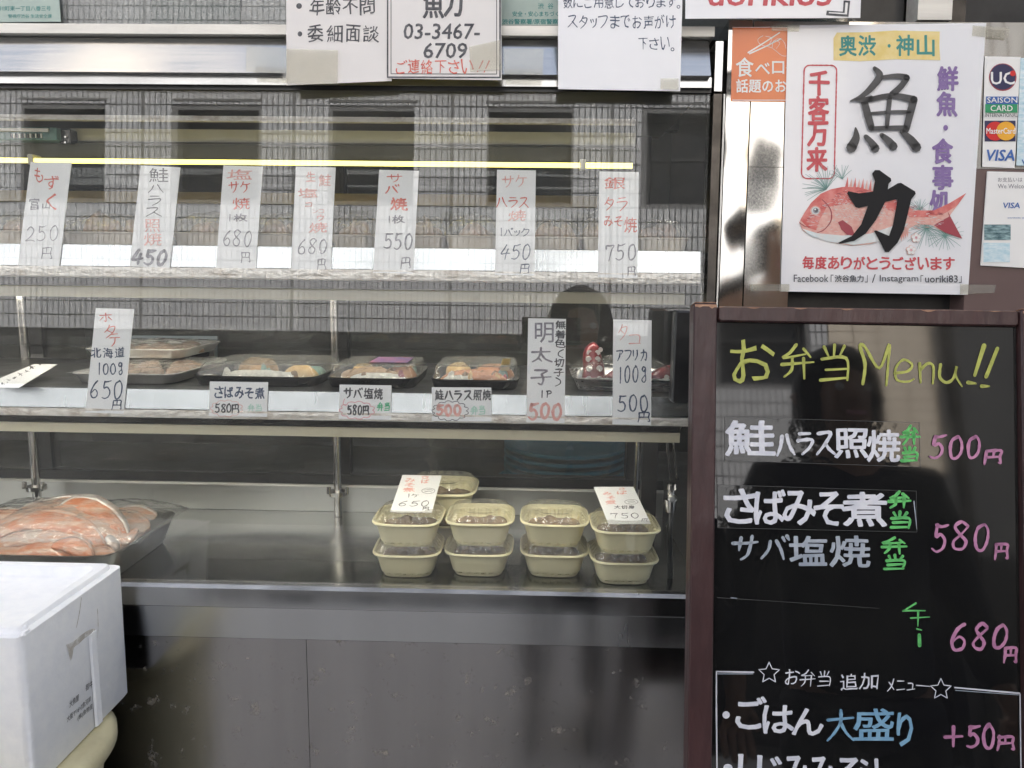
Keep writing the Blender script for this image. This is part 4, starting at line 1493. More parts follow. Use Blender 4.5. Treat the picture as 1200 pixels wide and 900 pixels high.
tape(G.off(.0302), [(550, 55), (586, 47), (588, 82), (551, 84)], 'clear tape over the lower right corner of the framed notice')
tape(G.off(.0300), [(774, 92), (795, 92), (795, 105), (774, 104)], 'small clear tape on the lower right corner of the glossy handwritten notice')
tape(GP.off(.0032), [(905, 28), (937, 29), (936, 37), (904, 36)], 'short clear tape over the upper left corner of the fish poster')
tape(GP.off(.0034), [(1140, 30), (1183, 33), (1181, 45), (1139, 42)], 'short clear tape over the upper right corner of the fish poster')
tape(GP.off(.0036), [(880, 333), (925, 333), (925, 341), (880, 341)], 'clear tape at the lower left corner of the fish poster')
tape(GP.off(.0038), [(1125, 333), (1167, 334), (1165, 343), (1125, 345)], 'clear tape at the lower right corner of the fish poster')

# ---- card stickers at the right
S0 = GP.off(.0026)
r, pl, k = sheet(GP.off(.0014), (1154, 66), (1151, 195.5), (1189, 197), 'white strip of four credit card logos beside the fish poster', 'sticker', None, 'sticker_strip', 'p_white', thick=.0004, TR=(1196, 67))
k.zoom(840, 0, 3.3333)
k.ell(1116, 302, 54, 54, 'f_deep')
k.ell(1115, 301, 50, 50, 'p_navy', .0001)
k.text('UC', 1070, 282, 1162, 330, 'p_white', .02)
k.ell(1154, 288, 11, 11, 'p_mred', .0003)
k.rect(1050, 378, 1175, 408, 'p_sblue')
k.text('SAISON', 1053, 382, 1170, 403, 'p_sblue', .0)
k.rect(1047, 408, 1172, 441, 'p_sgreen')
k.dn = .001
k.text('SAISON', 1053, 382, 1170, 403, 'p_white', .012)
k.text('CARD', 1066, 413, 1152, 436, 'p_white', .012)
k.text('INTERNATIONAL', 1044, 444, 1170, 459, 'i_blk', .01)
k.dn = 0
k.rect(1045, 472, 1166, 553, 'p_navy')
k.ell(1086, 513, 38, 37, 'p_mred', .0001)
k.ell(1127, 513, 38, 37, 'p_morange', .0002)
k.dn = .001
k.text('MasterCard', 1050, 501, 1162, 524, 'p_white', .02)
k.dn = 0
k.text('VISA', 1046, 586, 1160, 628, 'p_sblue', .035, slant=8)
k.finish(r)
r, pl, k = sheet(GP.off(.0042), (1157, 201), (1149, 311), (1235, 316), 'white rounded payment plate with small pictures below the logo strip', 'sticker', None, 'payment_plate', 'p_white', thick=.002, TR=(1240, 203))
k.zoom(880, 170, 3.75)
k.text('お支払いは', 1082, 143, 1190, 163, 'i_gry', .006)
k.text('We Welcome', 1082, 172, 1228, 191, 'i_gry', .006)
k.text('VISA', 1102, 254, 1178, 278, 'p_sblue', .03, slant=4)
k.text('worldwide sponsor', 1124, 317, 1230, 325, 'p_sblue', .006)
k.rect(1022, 350, 1138, 418, 'p_pic')
k.rect(1018, 430, 1134, 515, 'p_pic2')
k.finish(r)
r, pl, k = sheet(GP.off(.0022), (1196, 68), (1191, 194), (1236, 195), 'pale blue sticker at the right edge beside the logo strip', 'sticker', None, 'sticker_strip', 'p_pic2', thick=.0004, TR=(1240, 68))
k.zoom(840, 0, 3.3333)
k.text('VISA', 1190, 624, 1260, 645, 'p_sblue', .03)
k.finish(r)

# ------------------------------------------------------------------ menu board
BO = wp(1000, 450, .80)
B = lean((BO.x, BO.y, BO.z), 12, yw=R(-3.2))
zb0 = .02
vB = (zb0 - B.O.z) / B.V.z
mbR = empty('menu_board', B.pt(0, vB), 'tall maroon framed gloss black menu board with coloured chalk marker writing', 'menu board')
def bu(px, py, n=0.0):
    return B.off(n).hit(px, py)
uL0, uL1 = bu(810, 600, .009)[0], bu(838, 600, .009)[0]
uR0 = bu(1196, 740, .0)[0]
uR1 = uR0 + (uL1 - uL0) * 1.05
vTop = bu(812, 354, .009)[1]
vFr0, vFr1 = bu(1000, 379, .007)[1], bu(1000, 360.5, .007)[1]
vBot = bu(1000, 900, 0)[1] - .16
vLeg = (0.002 - B.O.z) / B.V.z
def framebar(name, u0, u1, v0, v1, n0=-.02, n1=.009, par=None):
    mb = MB()
    c = .0022
    rings = [[(u0 + c, v0), (u1 - c, v0), (u1, v0 + c), (u1, v1 - c), (u1 - c, v1), (u0 + c, v1), (u0, v1 - c), (u0, v0 + c)]]
    out = []
    for n_, i in ((n0, 0), (n1 - c, 0), (n1, c * .7)):
        cu_, cv_ = (u0 + u1) / 2, (v0 + v1) / 2
        out.append([B.pt(u + (cu_ - u) * i / abs(u1 - u0) * 2, v + (cv_ - v) * i / abs(v1 - v0) * 2, n_) for u, v in rings[0]])
    mb.rings(out)
    return mb.build(name, M['maroon'], root=mbR, parent=par)
pL = framebar('side_post', uL0, uL1, vLeg, vTop)
pR = framebar('side_post', uR0, uR1, vLeg, vTop - .002)
tR = framebar('top_rail', uL1 + .001, uR0 - .001, vFr0, vFr1, n1=.0065)
framebar('bottom_rail', uL1 + .001, uR0 - .001, vBot - .025, vBot, n1=.0065)
# worn bare wood at the post tops and along the rail edge
for (u0, u1, vv, pr) in ((uL0 + .001, uL1 - .001, vTop, pL), (uR0 + .001, uR1 - .001, vTop - .002, pR)):
    mb = MB()
    n = 14
    top, bot = [], []
    for i in range(n + 1):
        u = u0 + (u1 - u0) * i / n
        top.append(B.pt(u, vv - .0024, .0095))
        bot.append(B.pt(u, vv - .0035 - .0075 * abs(noise.noise(Vector((u * 160, 1, 2)))) - .001, .0095))
    mb.add(top + bot, [(n + 1 + i, n + 2 + i, i + 1, i) for i in range(n)])
    boxp(mb, B, u0, u1, vv - .0002, vv + .0004, -.019, .008)
    mb.build('worn_edge', M['rawwood'], root=mbR, parent=pr)
mb = MB()
n = 160
top, bot = [], []
for i in range(n + 1):
    u = uL1 + .002 + (uR0 - uL1 - .004) * i / n
    q = noise.noise(Vector((u * 60, 4, 2)))
    top.append(B.pt(u, vFr1 - .0012, .0070))
    bot.append(B.pt(u, vFr1 - .0012 - max(.0002, .0045 * q), .0070))
mb.add(top + bot, [(n + 1 + i, n + 2 + i, i + 1, i) for i in range(n)])
mb.build('worn_edge', M['rawwood'], root=mbR, parent=tR)
mbx = MB()
boxp(mbx, B, uL1 + .0008, uR0 - .0008, vBot + .0005, vFr0 - .0005, -.006, 0)
face = mbx.build('board_face', M['board'], root=mbR)
k = Ink(B, n=.0006)
k.fat = 1.0
# film strips stuck on
def film(x0, y0, x1, y1, x2, y2, x3, y3):
    k.poly([(x0, y0), (x1, y1), (x2, y2), (x3, y3)], 'film')
    for a_, b_ in (((x0, y0), (x1, y1)), ((x1, y1), (x2, y2)), ((x2, y2), (x3, y3)), ((x3, y3), (x0, y0))):
        k.stroke([a_, b_], 1.2, 'film_edge', .0003, taper=1)
k.zoom(800, 340, 3)
film(148, 446, 830, 466, 834, 622, 148, 598)
film(122, 684, 820, 706, 822, 850, 122, 835)
k.zoom(800, 600, 3)
k.stroke([(120, 300), (400, 318), (690, 338)], 1.3, 'film_edge', .0003, taper=.5)
k.stroke([(170, 301), (190, 303)], 5, 'c_gry')
k.zoom(800, 340, 3)
CB = 13
k.hw('お', 155, 165, 335, 340, 'c_yel', CB)
k.hw('弁', 330, 180, 470, 325, 'c_yel', CB)
k.hw('当', 470, 185, 600, 332, 'c_yel', CB)
k.stroke([(632, 330), (640, 260), (622, 198), (640, 200), (690, 275), (725, 190), (722, 250), (715, 335)], CB, 'c_yel')
k.stroke([(745, 292), (790, 285), (805, 262), (775, 245), (748, 275), (752, 315), (790, 322), (812, 312)], CB - 2, 'c_yel')
k.stroke([(832, 258), (835, 325)], CB - 1, 'c_yel')
k.stroke([(835, 280), (860, 258), (880, 270), (878, 328)], CB - 1, 'c_yel')
k.stroke([(905, 262), (902, 305), (925, 325), (950, 310), (962, 268), (958, 300), (980, 338)], CB - 1, 'c_yel')
k.stroke([(1058, 195), (1025, 300)], 17, 'c_yel', taper=.8)
k.stroke([(1105, 205), (1065, 305)], 17, 'c_yel', taper=.8)
k.stroke([(1002, 325), (1028, 328)], 14, 'c_yel')
k.stroke([(1050, 338), (1075, 338)], 14, 'c_yel')
k.text('鮭', 150, 462, 322, 580, 'c_wht', .028, wob=.03)
k.hw('ハラス', 325, 490, 535, 590, 'c_wht', 15)
k.text('照', 535, 488, 650, 590, 'c_wht', .028, wob=.03)
k.text('焼', 648, 492, 762, 602, 'c_wht', .028, wob=.03)
k.hw('弁', 758, 475, 840, 545, 'c_grn', 13)
k.hw('当', 762, 545, 834, 608, 'c_grn', 13)
k.hw('500', 860, 500, 1048, 602, 'c_pnk', 13, slant=8)
k.hw('円', 1052, 555, 1128, 616, 'c_pnk', 12)
for i, s_ in enumerate('さばみそ煮'):
    x0 = (145, 252, 352, 462, 560)[i]
    k.text(s_, x0, 700 + i * 3, x0 + (112, 108, 112, 100, 156)[i], 820 + i * 2, 'c_wht', .030, wob=.03)
k.hw('弁', 714, 702, 808, 770, 'c_grn', 13)
k.hw('当', 722, 772, 806, 842, 'c_grn', 13)
k.zoom(800, 600, 3)
k.hw('580', 862, 28, 1082, 145, 'c_pnk', 13, slant=8)
k.hw('円', 1086, 100, 1152, 172, 'c_pnk', 12)
k.hw('サバ', 158, 75, 375, 178, 'c_gry', 14, slant=8)
k.text('塩', 375, 85, 505, 186, 'c_gry', .024, wob=.03)
k.text('焼', 518, 85, 655, 192, 'c_gry', .022, wob=.03)
k.hw('弁', 692, 82, 798, 148, 'c_grn', 12)
k.hw('当', 702, 148, 790, 205, 'c_grn', 12)
k.stroke([(812, -38), (822, 60)], 5, 'c_gry')
k.stroke([(818, 320), (772, 348)], 8, 'c_grn')
k.stroke([(775, 346), (850, 346)], 8, 'c_grn')
k.stroke([(826, 350), (825, 400)], 8, 'c_grn')
k.stroke([(800, 372), (866, 368)], 6, 'c_grn')
k.stroke([(822, 410), (838, 414)], 7, 'c_grn')
k.stroke([(830, 432), (831, 468)], 14, 'c_grn', taper=1)
k.hw('680', 932, 382, 1140, 492, 'c_pnk', 14, slant=10)
k.hw('円', 1120, 468, 1182, 535, 'c_pnk', 12)
k.stroke([(118, 560), (248, 562)], 7, 'c_wht', taper=.9)
k.stroke([(118, 568), (246, 568)], 4, 'c_gry', taper=.9)
k.stroke([(118, 560), (118, 700), (120, 900), (122, 1100)], 6, 'c_wht', taper=.9)
k.stroke([(955, 616), (1182, 636)], 7, 'c_wht', taper=.9)
k.stroke([(958, 626), (1180, 642)], 3, 'c_gry', taper=.9)
k.stroke([(1184, 640), (1186, 800), (1190, 1100)], 5, 'c_wht', taper=.9)
def star(cx, cy, rr):
    P_ = [(cx + rr * math.cos(R(-90 + 144 * q + 3)), cy + rr * math.sin(R(-90 + 144 * q + 3))) for q in range(5)]
    out = []
    for q in range(10):
        a = R(-90 + 36 * q)
        rr2 = rr if q % 2 == 0 else rr * .48
        out.append((cx + rr2 * math.cos(a), cy + rr2 * math.sin(a)))
    for a_, b_ in zip(out, out[1:] + out[:1]):
        k.stroke([a_, b_], 4, 'c_wht', taper=.9)
star(303, 565, 38)
star(906, 622, 38)
for i, s_ in enumerate('お弁当'):
    k.hw(s_, 352 + i * 57, 548 + i * 2, 412 + i * 57, 612 + i * 2, 'c_wht', 5)
k.hw('追加', 548, 562, 688, 628, 'c_wht', 5)
k.hw('メニュ', 714, 582, 818, 634, 'c_wht', 5)
k.stroke([(820, 608), (868, 612)], 5, 'c_wht')
k.ell(152, 712, 13, 13, 'c_wht')
for i, s_ in enumerate('ごはん'):
    k.text(s_, (188, 282, 385)[i], (648, 680, 690)[i], (292, 388, 490)[i], (760, 775, 782)[i], 'c_wht', .030, wob=.03)
k.hw('大', 495, 685, 615, 812, 'c_blu', 13)
k.text('盛', 598, 690, 740, 800, 'c_blu', .018, wob=.03)
k.text('り', 752, 704, 806, 820, 'c_blu', .03, wob=.03)
k.hw('+50', 908, 738, 1100, 838, 'c_pnk', 14)
k.hw('円', 1100, 775, 1176, 842, 'c_pnk', 12)
k.ell(158, 898, 16, 14, 'c_wht')
for i, s_ in enumerate('しじみみそ汁'):
    x0 = (196, 262, 352, 440, 536, 620)[i]
    k.text(s_, x0, 852 + i * 3, x0 + 92, 962 + i * 3, 'c_wht', .032, wob=.03)
k.hw('+100', 850, 900, 1090, 990, 'c_pnk', 13)
k.finish(mbR, parent=face)

# ------------------------------------------------------------------ goods: helpers
def hp(px, py, z):
    d = fw * F + rt * (px - W / 2) - up * (py - H / 2)
    return CAM + d * ((z - CAM.z) / d.z)


def sring(a, b, z, n=96, e=4.0, rib=0.0, ribs=0, cx=0, cy=0):
    out = []
    for i in range(n):
        t = 2 * math.pi * i / n
        c, s_ = math.cos(t), math.sin(t)
        r_ = (abs(c) ** e + abs(s_) ** e) ** (-1 / e)
        k_ = 1.0
        if rib:
            k_ = 1 - rib * (.5 + .5 * math.copysign(min(1, abs(math.sin(t * ribs)) * 2.2), math.sin(t * ribs)))
        out.append(Vector((cx + a * r_ * c * k_, cy + b * r_ * s_ * k_, z)))
    return out


def make_tub(label):
    root = empty('food_container', IDM, label, 'container', 'cream tubs of simmered fish stacked on the counter floor')
    n = 264
    mb = MB()
    e = 4.2
    P_ = [(.0330, .0, 0), (.0345, .0008, 0), (.0358, .005, 0), (.0362, .006, .07), (.0432, .0345, .07), (.0436, .0352, 0), (.0448, .037, 0), (.0482, .0376, 0), (.0492, .0392, 0), (.0486, .0410, 0), (.0462, .0414, 0), (.0450, .040, 0), (.0438, .034, 0), (.038, .008, 0), (.0, .007, 0)]
    mb.rings([sring(a, a, z, n, e, rb, 22) for a, z, rb in P_[:-1]])
    mb.build('tub', M['tub'], root=root, smooth=38)
    mb = MB()
    rings = [sring(.0480, .0480, .0424, n, e), sring(.0462, .0462, .0428, n, e), sring(.0452, .0452, .0436, n, e, .035, 24), sring(.0400, .0400, .0508, n, e, .035, 24), sring(.0385, .0385, .0524, n, 3.6), sring(.028, .026, .0527, n, 3), sring(.0265, .0235, .0508, n, 3), sring(.0, .0, .0505, n, 3)]
    rings[-1] = [Vector((.001 * math.cos(2 * math.pi * i / n), .001 * math.sin(2 * math.pi * i / n), .0505)) for i in range(n)]
    mb.rings(rings, cap0=False)
    mb.build('lid', M['lid'], root=root, smooth=35)
    mb = MB()
    rr = []
    for q in range(9):
        f = 1 - q / 8.5
        ring = sring(.0400 * f, .0400 * f, .021, 48, 3.6)
        for v in ring:
            v.z += .006 * (1 - f) ** .5 + .012 * noise.noise(Vector((v.x * 60, v.y * 60, 1.7))) * min(1, (1 - f) * 3)
        rr.append(ring)
    mb.rings(rr, cap0=False)
    mb.build('contents', M['sauce'], root=root, smooth=True)
    return root


EPX = .0472
tub_labels = [
    ('lower cream tub of the left front stack', 474, 656.5, 0, 1.0, 0, 0),
    ('upper cream tub of the left front stack, under the 650 yen tag', 474, 656.5, 1, 1.0, 0, 0),
    ('lower cream tub of the second stack from left', 560, 655.5, 0, 1.0, 0, 0),
    ('upper cream tub of the second stack from left, lid bare', 560, 655.5, 1, 1.0, 0, 0),
    ('lower cream tub of the third stack from left', 651, 656.5, 0, 1.0, 0, 0),
    ('upper cream tub of the third stack from left, lid bare and shiny', 651, 656.5, 1, 1.0, 0, 0),
    ('lower cream tub of the right hand stack', 734.5, 665, 0, .98, 0, 0),
    ('upper cream tub of the right hand stack, a 750 yen tag lying on its lid', 734.5, 665, 1, .98, 0, 0),
    ('lower tub of the rear stack, mostly hidden behind the left front stack', 474, 656.5, 0, 1.13, .036, .122),
    ('top tub of the rear stack, standing highest behind the left front stack', 474, 656.5, 1, 1.13, .036, .122),
]
proto = None
for i, (lb, px, py, lvl, sc_k, dx, dy) in enumerate(tub_labels):
    f = hp(px, py, ZF + .034)
    x, y = f.x + dx, f.y + .0520 + dy
    rz = random.uniform(-.035, .035)
    T_ = Matrix.Translation(Vector((x + random.uniform(-.001, .001), y, ZF + .0006 + lvl * EPX * sc_k))) @ Matrix.Rotation(rz + (i * 5 % 4) * math.pi / 2, 4, 'Z') @ Matrix.Scale(sc_k, 4) @ Matrix.Diagonal((1.06, 1.06, .95, 1))
    if proto is None:
        proto = make_tub(lb)
        proto.matrix_world = T_
        o = proto
    else:
        o = copy_tree(proto, T_, lb)
    if i == 7:
        topR = (x, y)
    if i == 1:
        topL = (x, y)

# tags lying on the lids
gL = 'tags lying on the container lids'
o_ = hp(482, 600.5, ZF + .0945)
TC = lean(o_, 68)
r, pl, k = sheet(TC, (471.7, 556.7), (457, 600), (506, 601), 'white tag reading mackerel in miso 650 yen lying across the left tubs', 'price tag', gL)
k.zoom(430, 540, 6)
k.hw('さ', 380, 105, 440, 130, 'i_lred', 4)
k.hw('ば', 375, 132, 440, 165, 'i_lred', 4)
k.hw('み', 265, 122, 345, 155, 'i_lred', 4)
k.hw('そ', 262, 155, 345, 190, 'i_lred', 4)
k.hw('煮', 248, 190, 345, 225, 'i_lred', 4)
k.ring(432, 214, 46, 19, 4, 'i_blk', 18)
k.stroke([(400, 208), (450, 206), (465, 216)], 5, 'i_blk')
k.stroke([(405, 222), (440, 216), (455, 224)], 5, 'i_blk')
k.hw('1ヶ', 282, 232, 378, 262, 'i_blk', 5)
k.hw('650', 205, 280, 440, 325, 'i_blk', 5.5, slant=18)
k.hw('円', 388, 325, 440, 352, 'i_blk', 5)
k.finish(r)
o_ = hp(738, 614, ZF + .0925)
TC2 = lean(o_, 68)
r, pl, k = sheet(TC2, (695.7, 570.7), (713, 614), (762.7, 614), 'white tag reading large mackerel in miso 750 yen lying on the right tub', 'price tag', gL)
k.zoom(680, 560, 6.43)
k.hw('さ', 285, 72, 345, 98, 'i_lred', 4)
k.hw('ば', 275, 98, 360, 130, 'i_lred', 4)
k.hw('み', 170, 105, 240, 135, 'i_lred', 4)
k.hw('そ', 195, 138, 265, 168, 'i_lred', 4)
k.hw('煮', 190, 170, 275, 205, 'i_lred', 4)
k.ring(385, 184, 50, 18, 4, 'i_blk', 18)
k.stroke([(355, 180), (400, 178), (415, 188)], 5, 'i_blk')
k.stroke([(362, 192), (405, 190)], 5, 'i_blk')
k.hw('大切身', 252, 210, 412, 238, 'i_blk', 5)
k.hw('750', 225, 262, 452, 312, 'i_blk', 5.5, slant=-14)
k.hw('円', 455, 305, 515, 335, 'i_blk', 4)
k.finish(r)

# ------------------------------------------------------------------ bento boxes and trays on the middle shelf
def lump(mb, c, rx, ry, rz_, seed, nz=6, na=18, amp=.25):
    rings = []
    for j in range(nz + 1):
        f = j / nz
        a = f * math.pi * .5
        ring = []
        for i in range(na):
            t = 2 * math.pi * i / na
            q = 1 + amp * noise.noise(Vector((math.cos(t) * 1.5, math.sin(t) * 1.5, seed + f)))
            kx = max(.02, math.cos(a) ** .6) if f < 1 else .02
            ring.append(Vector((c[0] + rx * kx * q * math.cos(t), c[1] + ry * kx * q * math.sin(t), c[2] + rz_ * math.sin(a) * (1 + amp * noise.noise(Vector((math.cos(t) * 2, math.sin(t) * 2, seed + 7)))))))
        rings.append(ring)
    mb.rings(rings)


def make_bento(name, wx, wy, hh, label, items):
    root = empty(name, IDM, label, 'lunch box', 'lunch boxes on the middle shelf')
    mb = MB()
    a, b = wx / 2, wy / 2
    mb.rings([sring(a * .93, b * .93, 0, 64, 9), sring(a * .95, b * .95, .002, 64, 9), sring(a * .99, b * .99, .012, 64, 9), sring(a, b, .0125, 64, 9), sring(a, b, .0145, 64, 9), sring(a * .97, b * .97, .0145, 64, 9), sring(a * .93, b * .93, .004, 64, 9)])
    mb.build('tray', M['btray'], root=root, smooth=40)
    mb = MB()
    mb.rings([sring(a * .985, b * .985, .0150, 160, 9), sring(a * .955, b * .955, .0165, 160, 9, .006, 34), sring(a * .91, b * .90, hh - .003, 160, 9, .006, 34), sring(a * .88, b * .87, hh, 160, 8), sring(a * .80, b * .78, hh, 160, 8), sring(a * .78, b * .76, hh - .0015, 160, 8)], cap0=False)
    mb.build('lid', M['lid'], root=root, smooth=35)
    for (nm, mt_, cx, cy, rx, ry, rz_) in items:
        mb = MB()
        lump(mb, (cx * a, cy * b, .0045), rx * a, ry * b, rz_, cx * 9 + cy * 4)
        mb.build(nm, M[mt_], root=root, smooth=True)
        if nm in ('fish', 'fried_fish'):
            for q in range(4):
                xx = (cx + (q - 1.5) * rx * .36) * a
                t_top = .0045 + rz_ * .93
                MB().tube([(xx - .004, cy * b - ry * b * .55, t_top - .003), (xx, cy * b, t_top + .0006), (xx + .004, cy * b + ry * b * .55, t_top - .003)], .0013, 6).build('grill_mark', M['sauce'], root=root, smooth=True)
    for q in range(9):
        mb = MB()
        gx, gy = random.uniform(-.75, .75) * a, random.uniform(-.75, .7) * b
        lump(mb, (gx, gy, .006), random.uniform(.004, .008), random.uniform(.003, .007), random.uniform(.009, .016), q * 2.1 + wx * 50, 4, 9, .5)
        mb.build('garnish', M[('egg', 'pine', 'f_deep', 'sauce', 'rice')[q % 5]], root=root, smooth=True)
    return root


def put(root, px0, px1, py, z, wy):
    p0, p1 = wp(px0, py, 1.012), wp(px1, py, 1.012)
    root.matrix_world = Matrix.Translation(Vector(((p0.x + p1.x) / 2, 1.012 + wy / 2, z)))
zS = zM + .0008
w_ = wp(372, 461, 1.012).x - wp(222, 461, 1.012).x
b1 = make_bento('lunch_box', w_, .15, .030, 'wide black lunch box behind the small miso mackerel tag, white rice showing', [('rice', 'rice', -.1, -.52, .55, .32, .014), ('fish', 'mack', -.35, .55, .36, .25, .022), ('omelette', 'egg', .52, -.2, .28, .22, .018), ('rice', 'rice', .35, -.62, .3, .2, .013), ('pickle', 'pine', .62, .35, .2, .3, .012)])
put(b1, 222, 372, 461, zS, .15)
w_ = wp(487, 462, 1.012).x - wp(380, 462, 1.012).x
b2 = make_bento('lunch_box', w_, .15, .030, 'black lunch box with clear lid and a purple label, left of two alike', [('rice', 'rice', .15, -.6, .7, .28, .013), ('fish', 'mack', -.1, -.38, .75, .2, .018), ('omelette', 'egg', -.5, .35, .3, .35, .018), ('fried_fish', 'salmonc', .5, .1, .32, .3, .019)])
put(b2, 380, 487, 462, zS, .15)
bw = w_
mb = MB()
vs = []
mb.box((-.012, -.02, .0302), (.043, .048, .0306))
o = mb.build('label_strip', M['purpleb'], M0=IDM)
o.parent = b2
w_ = wp(608, 463, 1.012).x - wp(503, 463, 1.012).x
b3 = make_bento('lunch_box', w_, .15, .032, 'black lunch box with orange salmon strips and a gold wrapper, right of two alike', [('fish', 'salmonc', .0, -.45, .8, .25, .018), ('rice', 'rice', -.4, -.72, .4, .14, .012), ('omelette', 'egg', -.5, .5, .35, .28, .019), ('fish', 'salmonc', .3, .25, .5, .4, .020), ('pickle', 'black', -.2, .1, .25, .25, .012)])
put(b3, 503, 608, 463, zS, .15)
mb = MB().box((.035, -.03, .022), (.047, .05, .0305))
o = mb.build('wrapper', M['ochre'], M0=IDM)
o.parent = b3


def make_tray(name, xa, xb, ya, yb, z, hh, mtn, label, cat, fl=.012, grp=None):
    cx, cy = (xa + xb) / 2, (ya + yb) / 2
    root = empty(name, Matrix.Translation(Vector((cx, cy, z))), label, cat, grp)
    a, b = (xb - xa) / 2, (yb - ya) / 2
    mb = MB()
    def q(da, zz):
        return [v + Vector((cx, cy, z)) for v in sring(a - da, b - da, zz, 72, 10)]
    mb.rings([q(fl, 0), q(fl * .75, .001), q(.002, hh - .001), q(0, hh), q(0, hh + .0015), q(.003, hh + .0015), q(.0045, hh - .001), q(fl * .85, .003)])
    mb.build('tray', M[mtn], root=root, smooth=40)
    return root, cx, cy, a, b


def wrap_sheet(root, cx, cy, a, b, z, hh, seed, name='cling_wrap'):
    mb = MB()
    n, m_ = 26, 22
    vs, fs = [], []
    for j in range(m_ + 1):
        for i in range(n + 1):
            u, v = i / n * 2 - 1, j / m_ * 2 - 1
            e_ = max(abs(u), abs(v))
            zz = z + hh * (1 - e_ ** 4) + (.0035 * noise.noise(Vector((u * 3 + seed, v * 5, seed)))) * (1 - e_ ** 6)
            vs.append((cx + u * a, cy + v * b, zz))
    for j in range(m_):
        for i in range(n):
            k0 = j * (n + 1) + i
            fs.append((k0, k0 + 1, k0 + n + 2, k0 + n + 1))
    mb.add(vs, fs)
    return mb.build(name, M['wrap'], root=root, smooth=True)


# scallop trays
for (pxa, pxb, pyf, zz, ya_, yb_, lb, sd_) in ((78, 205, 452, zS, None, .20, 'flat steel tray of raw scallops, nearer of two behind the scallop tag', 3), (95, 214, 425, zS + .022, None, .16, 'flat steel tray of raw scallops, farther and higher of two', 8)):
    Dn = 1.012 if sd_ == 3 else 1.13
    p0, p1 = wp(pxa, pyf, Dn), wp(pxb, pyf, Dn)
    root, cx, cy, a, b = make_tray('scallop_tray', p0.x, p1.x, p0.y, p0.y + yb_, zz + (.0 if sd_ == 3 else -.0), .014, 'steeltray', lb, 'tray', grp='steel trays of scallops')
    for q in range(16):
        mb = MB()
        lump(mb, (cx + random.uniform(-.7, .75) * a, cy + random.uniform(-.75, .5) * b, zz + .003), random.uniform(.014, .021), random.uniform(.013, .02), random.uniform(.010, .017), q * 1.7 + sd_)
        mb.build('scallop', M['scallop'], root=root, smooth=True)
    wrap_sheet(root, cx, cy, a * .99, b * .99, zz + .0158, .006, sd_)
    if sd_ == 8:
        # two battens carry the rear tray
        mb = MB().box((cx - .07, cy - b * .6, zS), (cx + .07, cy - b * .6 + .02, zz - .0005)).box((cx - .07, cy + b * .5, zS), (cx + .07, cy + b * .5 + .02, zz - .0005))
        mb.build('stand', M['black'], root=root)
# dried fish sign behind
SP = lean(wp(205, 421, 1.33), 6)
r, pl, k = sheet(SP, (142, 393), (142, 420.5), (254.5, 421.5), 'grey-blue sign about dried fish standing behind the scallop trays', 'sign', None, 'product_sign', 'p_pic2', thick=.003)
for o in kids(r):
    o.data.materials.clear()
    o.data.materials.append(mat('grey_blue_card', (.16, .20, .23), .5))
k.zoom(140, 390, 9.23)
k.text('丸干し', 690, 112, 940, 205, 'i_blue', .02)
k.stroke([(270, 100), (392, 100), (392, 150)], 14, 'i_navy', taper=1)
k.text('めざし', 470, 108, 650, 200, 'i_navy', .0)
k.text('TOKYO BAY', 450, 60, 710, 82, 'i_pred', .0)
k.finish(r)
# card lying at left
LP = lean(hp(25, 455, zS + .004), 84)
r, pl, k = sheet(LP, (40, 427), (-25, 454), (22, 454.5), 'long white card with brush writing lying on the shelf at the far left', 'card', None, 'lying_card', 'paper', TR=(67, 427))
k.zoom(0, 420, 5)
for q in range(7):
    x, y = 10 + q * 36, 152 - q * 19
    for j in range(3):
        k.stroke([(x + random.uniform(-16, 6), y + random.uniform(-12, 10)), (x + random.uniform(-4, 14), y + random.uniform(-10, 10)), (x + random.uniform(0, 24), y + random.uniform(-12, 12))], 6, 'i_blk')
k.finish(r)
# octopus tray
p0, p1 = wp(671, 462, 1.012), wp(801, 462, 1.012)
root, cx, cy, a, b = make_tray('octopus_tray', p0.x, p1.x, p0.y, p0.y + .12, zS, .018, 'foil', 'foil tray of red octopus legs with white suckers, behind the octopus tag', 'tray')
def leg(x, y, z0, hh, r0, ln, seed, name='octopus_leg'):
    pts = [Vector((x + ln[0] * t + .004 * math.sin(t * 5 + seed), y + ln[1] * t, z0 + hh * math.sin(t * 1.5))) for t in [q / 9 for q in range(10)]]
    mb = MB().tube(pts, [r0 * (1 - .35 * q / 9) for q in range(10)], 16)
    o = mb.build(name, M['octo'], root=root, smooth=True)
    for q in (1, 3, 5, 7, 9):
        for s_ in (-1, 1):
            p = pts[q]
            rq = r0 * (1 - .35 * q / 9)
            c_ = p + Vector((s_ * rq * .46, -rq * .93, .0))
            mbs = MB().tube([c_ + Vector((0, .001, 0)), c_ + Vector((0, -.0012, 0))], rq * .30, 12)
            mbs.build('sucker', M['sucker'], root=root, parent=o, smooth=40)
leg(hp(692, 455, zS).x, cy - .01, zS + .004, .050, .0175, (.010, .012), 1)
leg(hp(712, 455, zS).x, cy - .035, zS + .010, .012, .014, (.036, .01), 2)
leg(hp(768, 455, zS).x, cy - .02, zS + .010, .016, .014, (.034, .012), 3)
wrap_sheet(root, cx, cy, a * .97, b * .98, zS + .020, .022, 5)

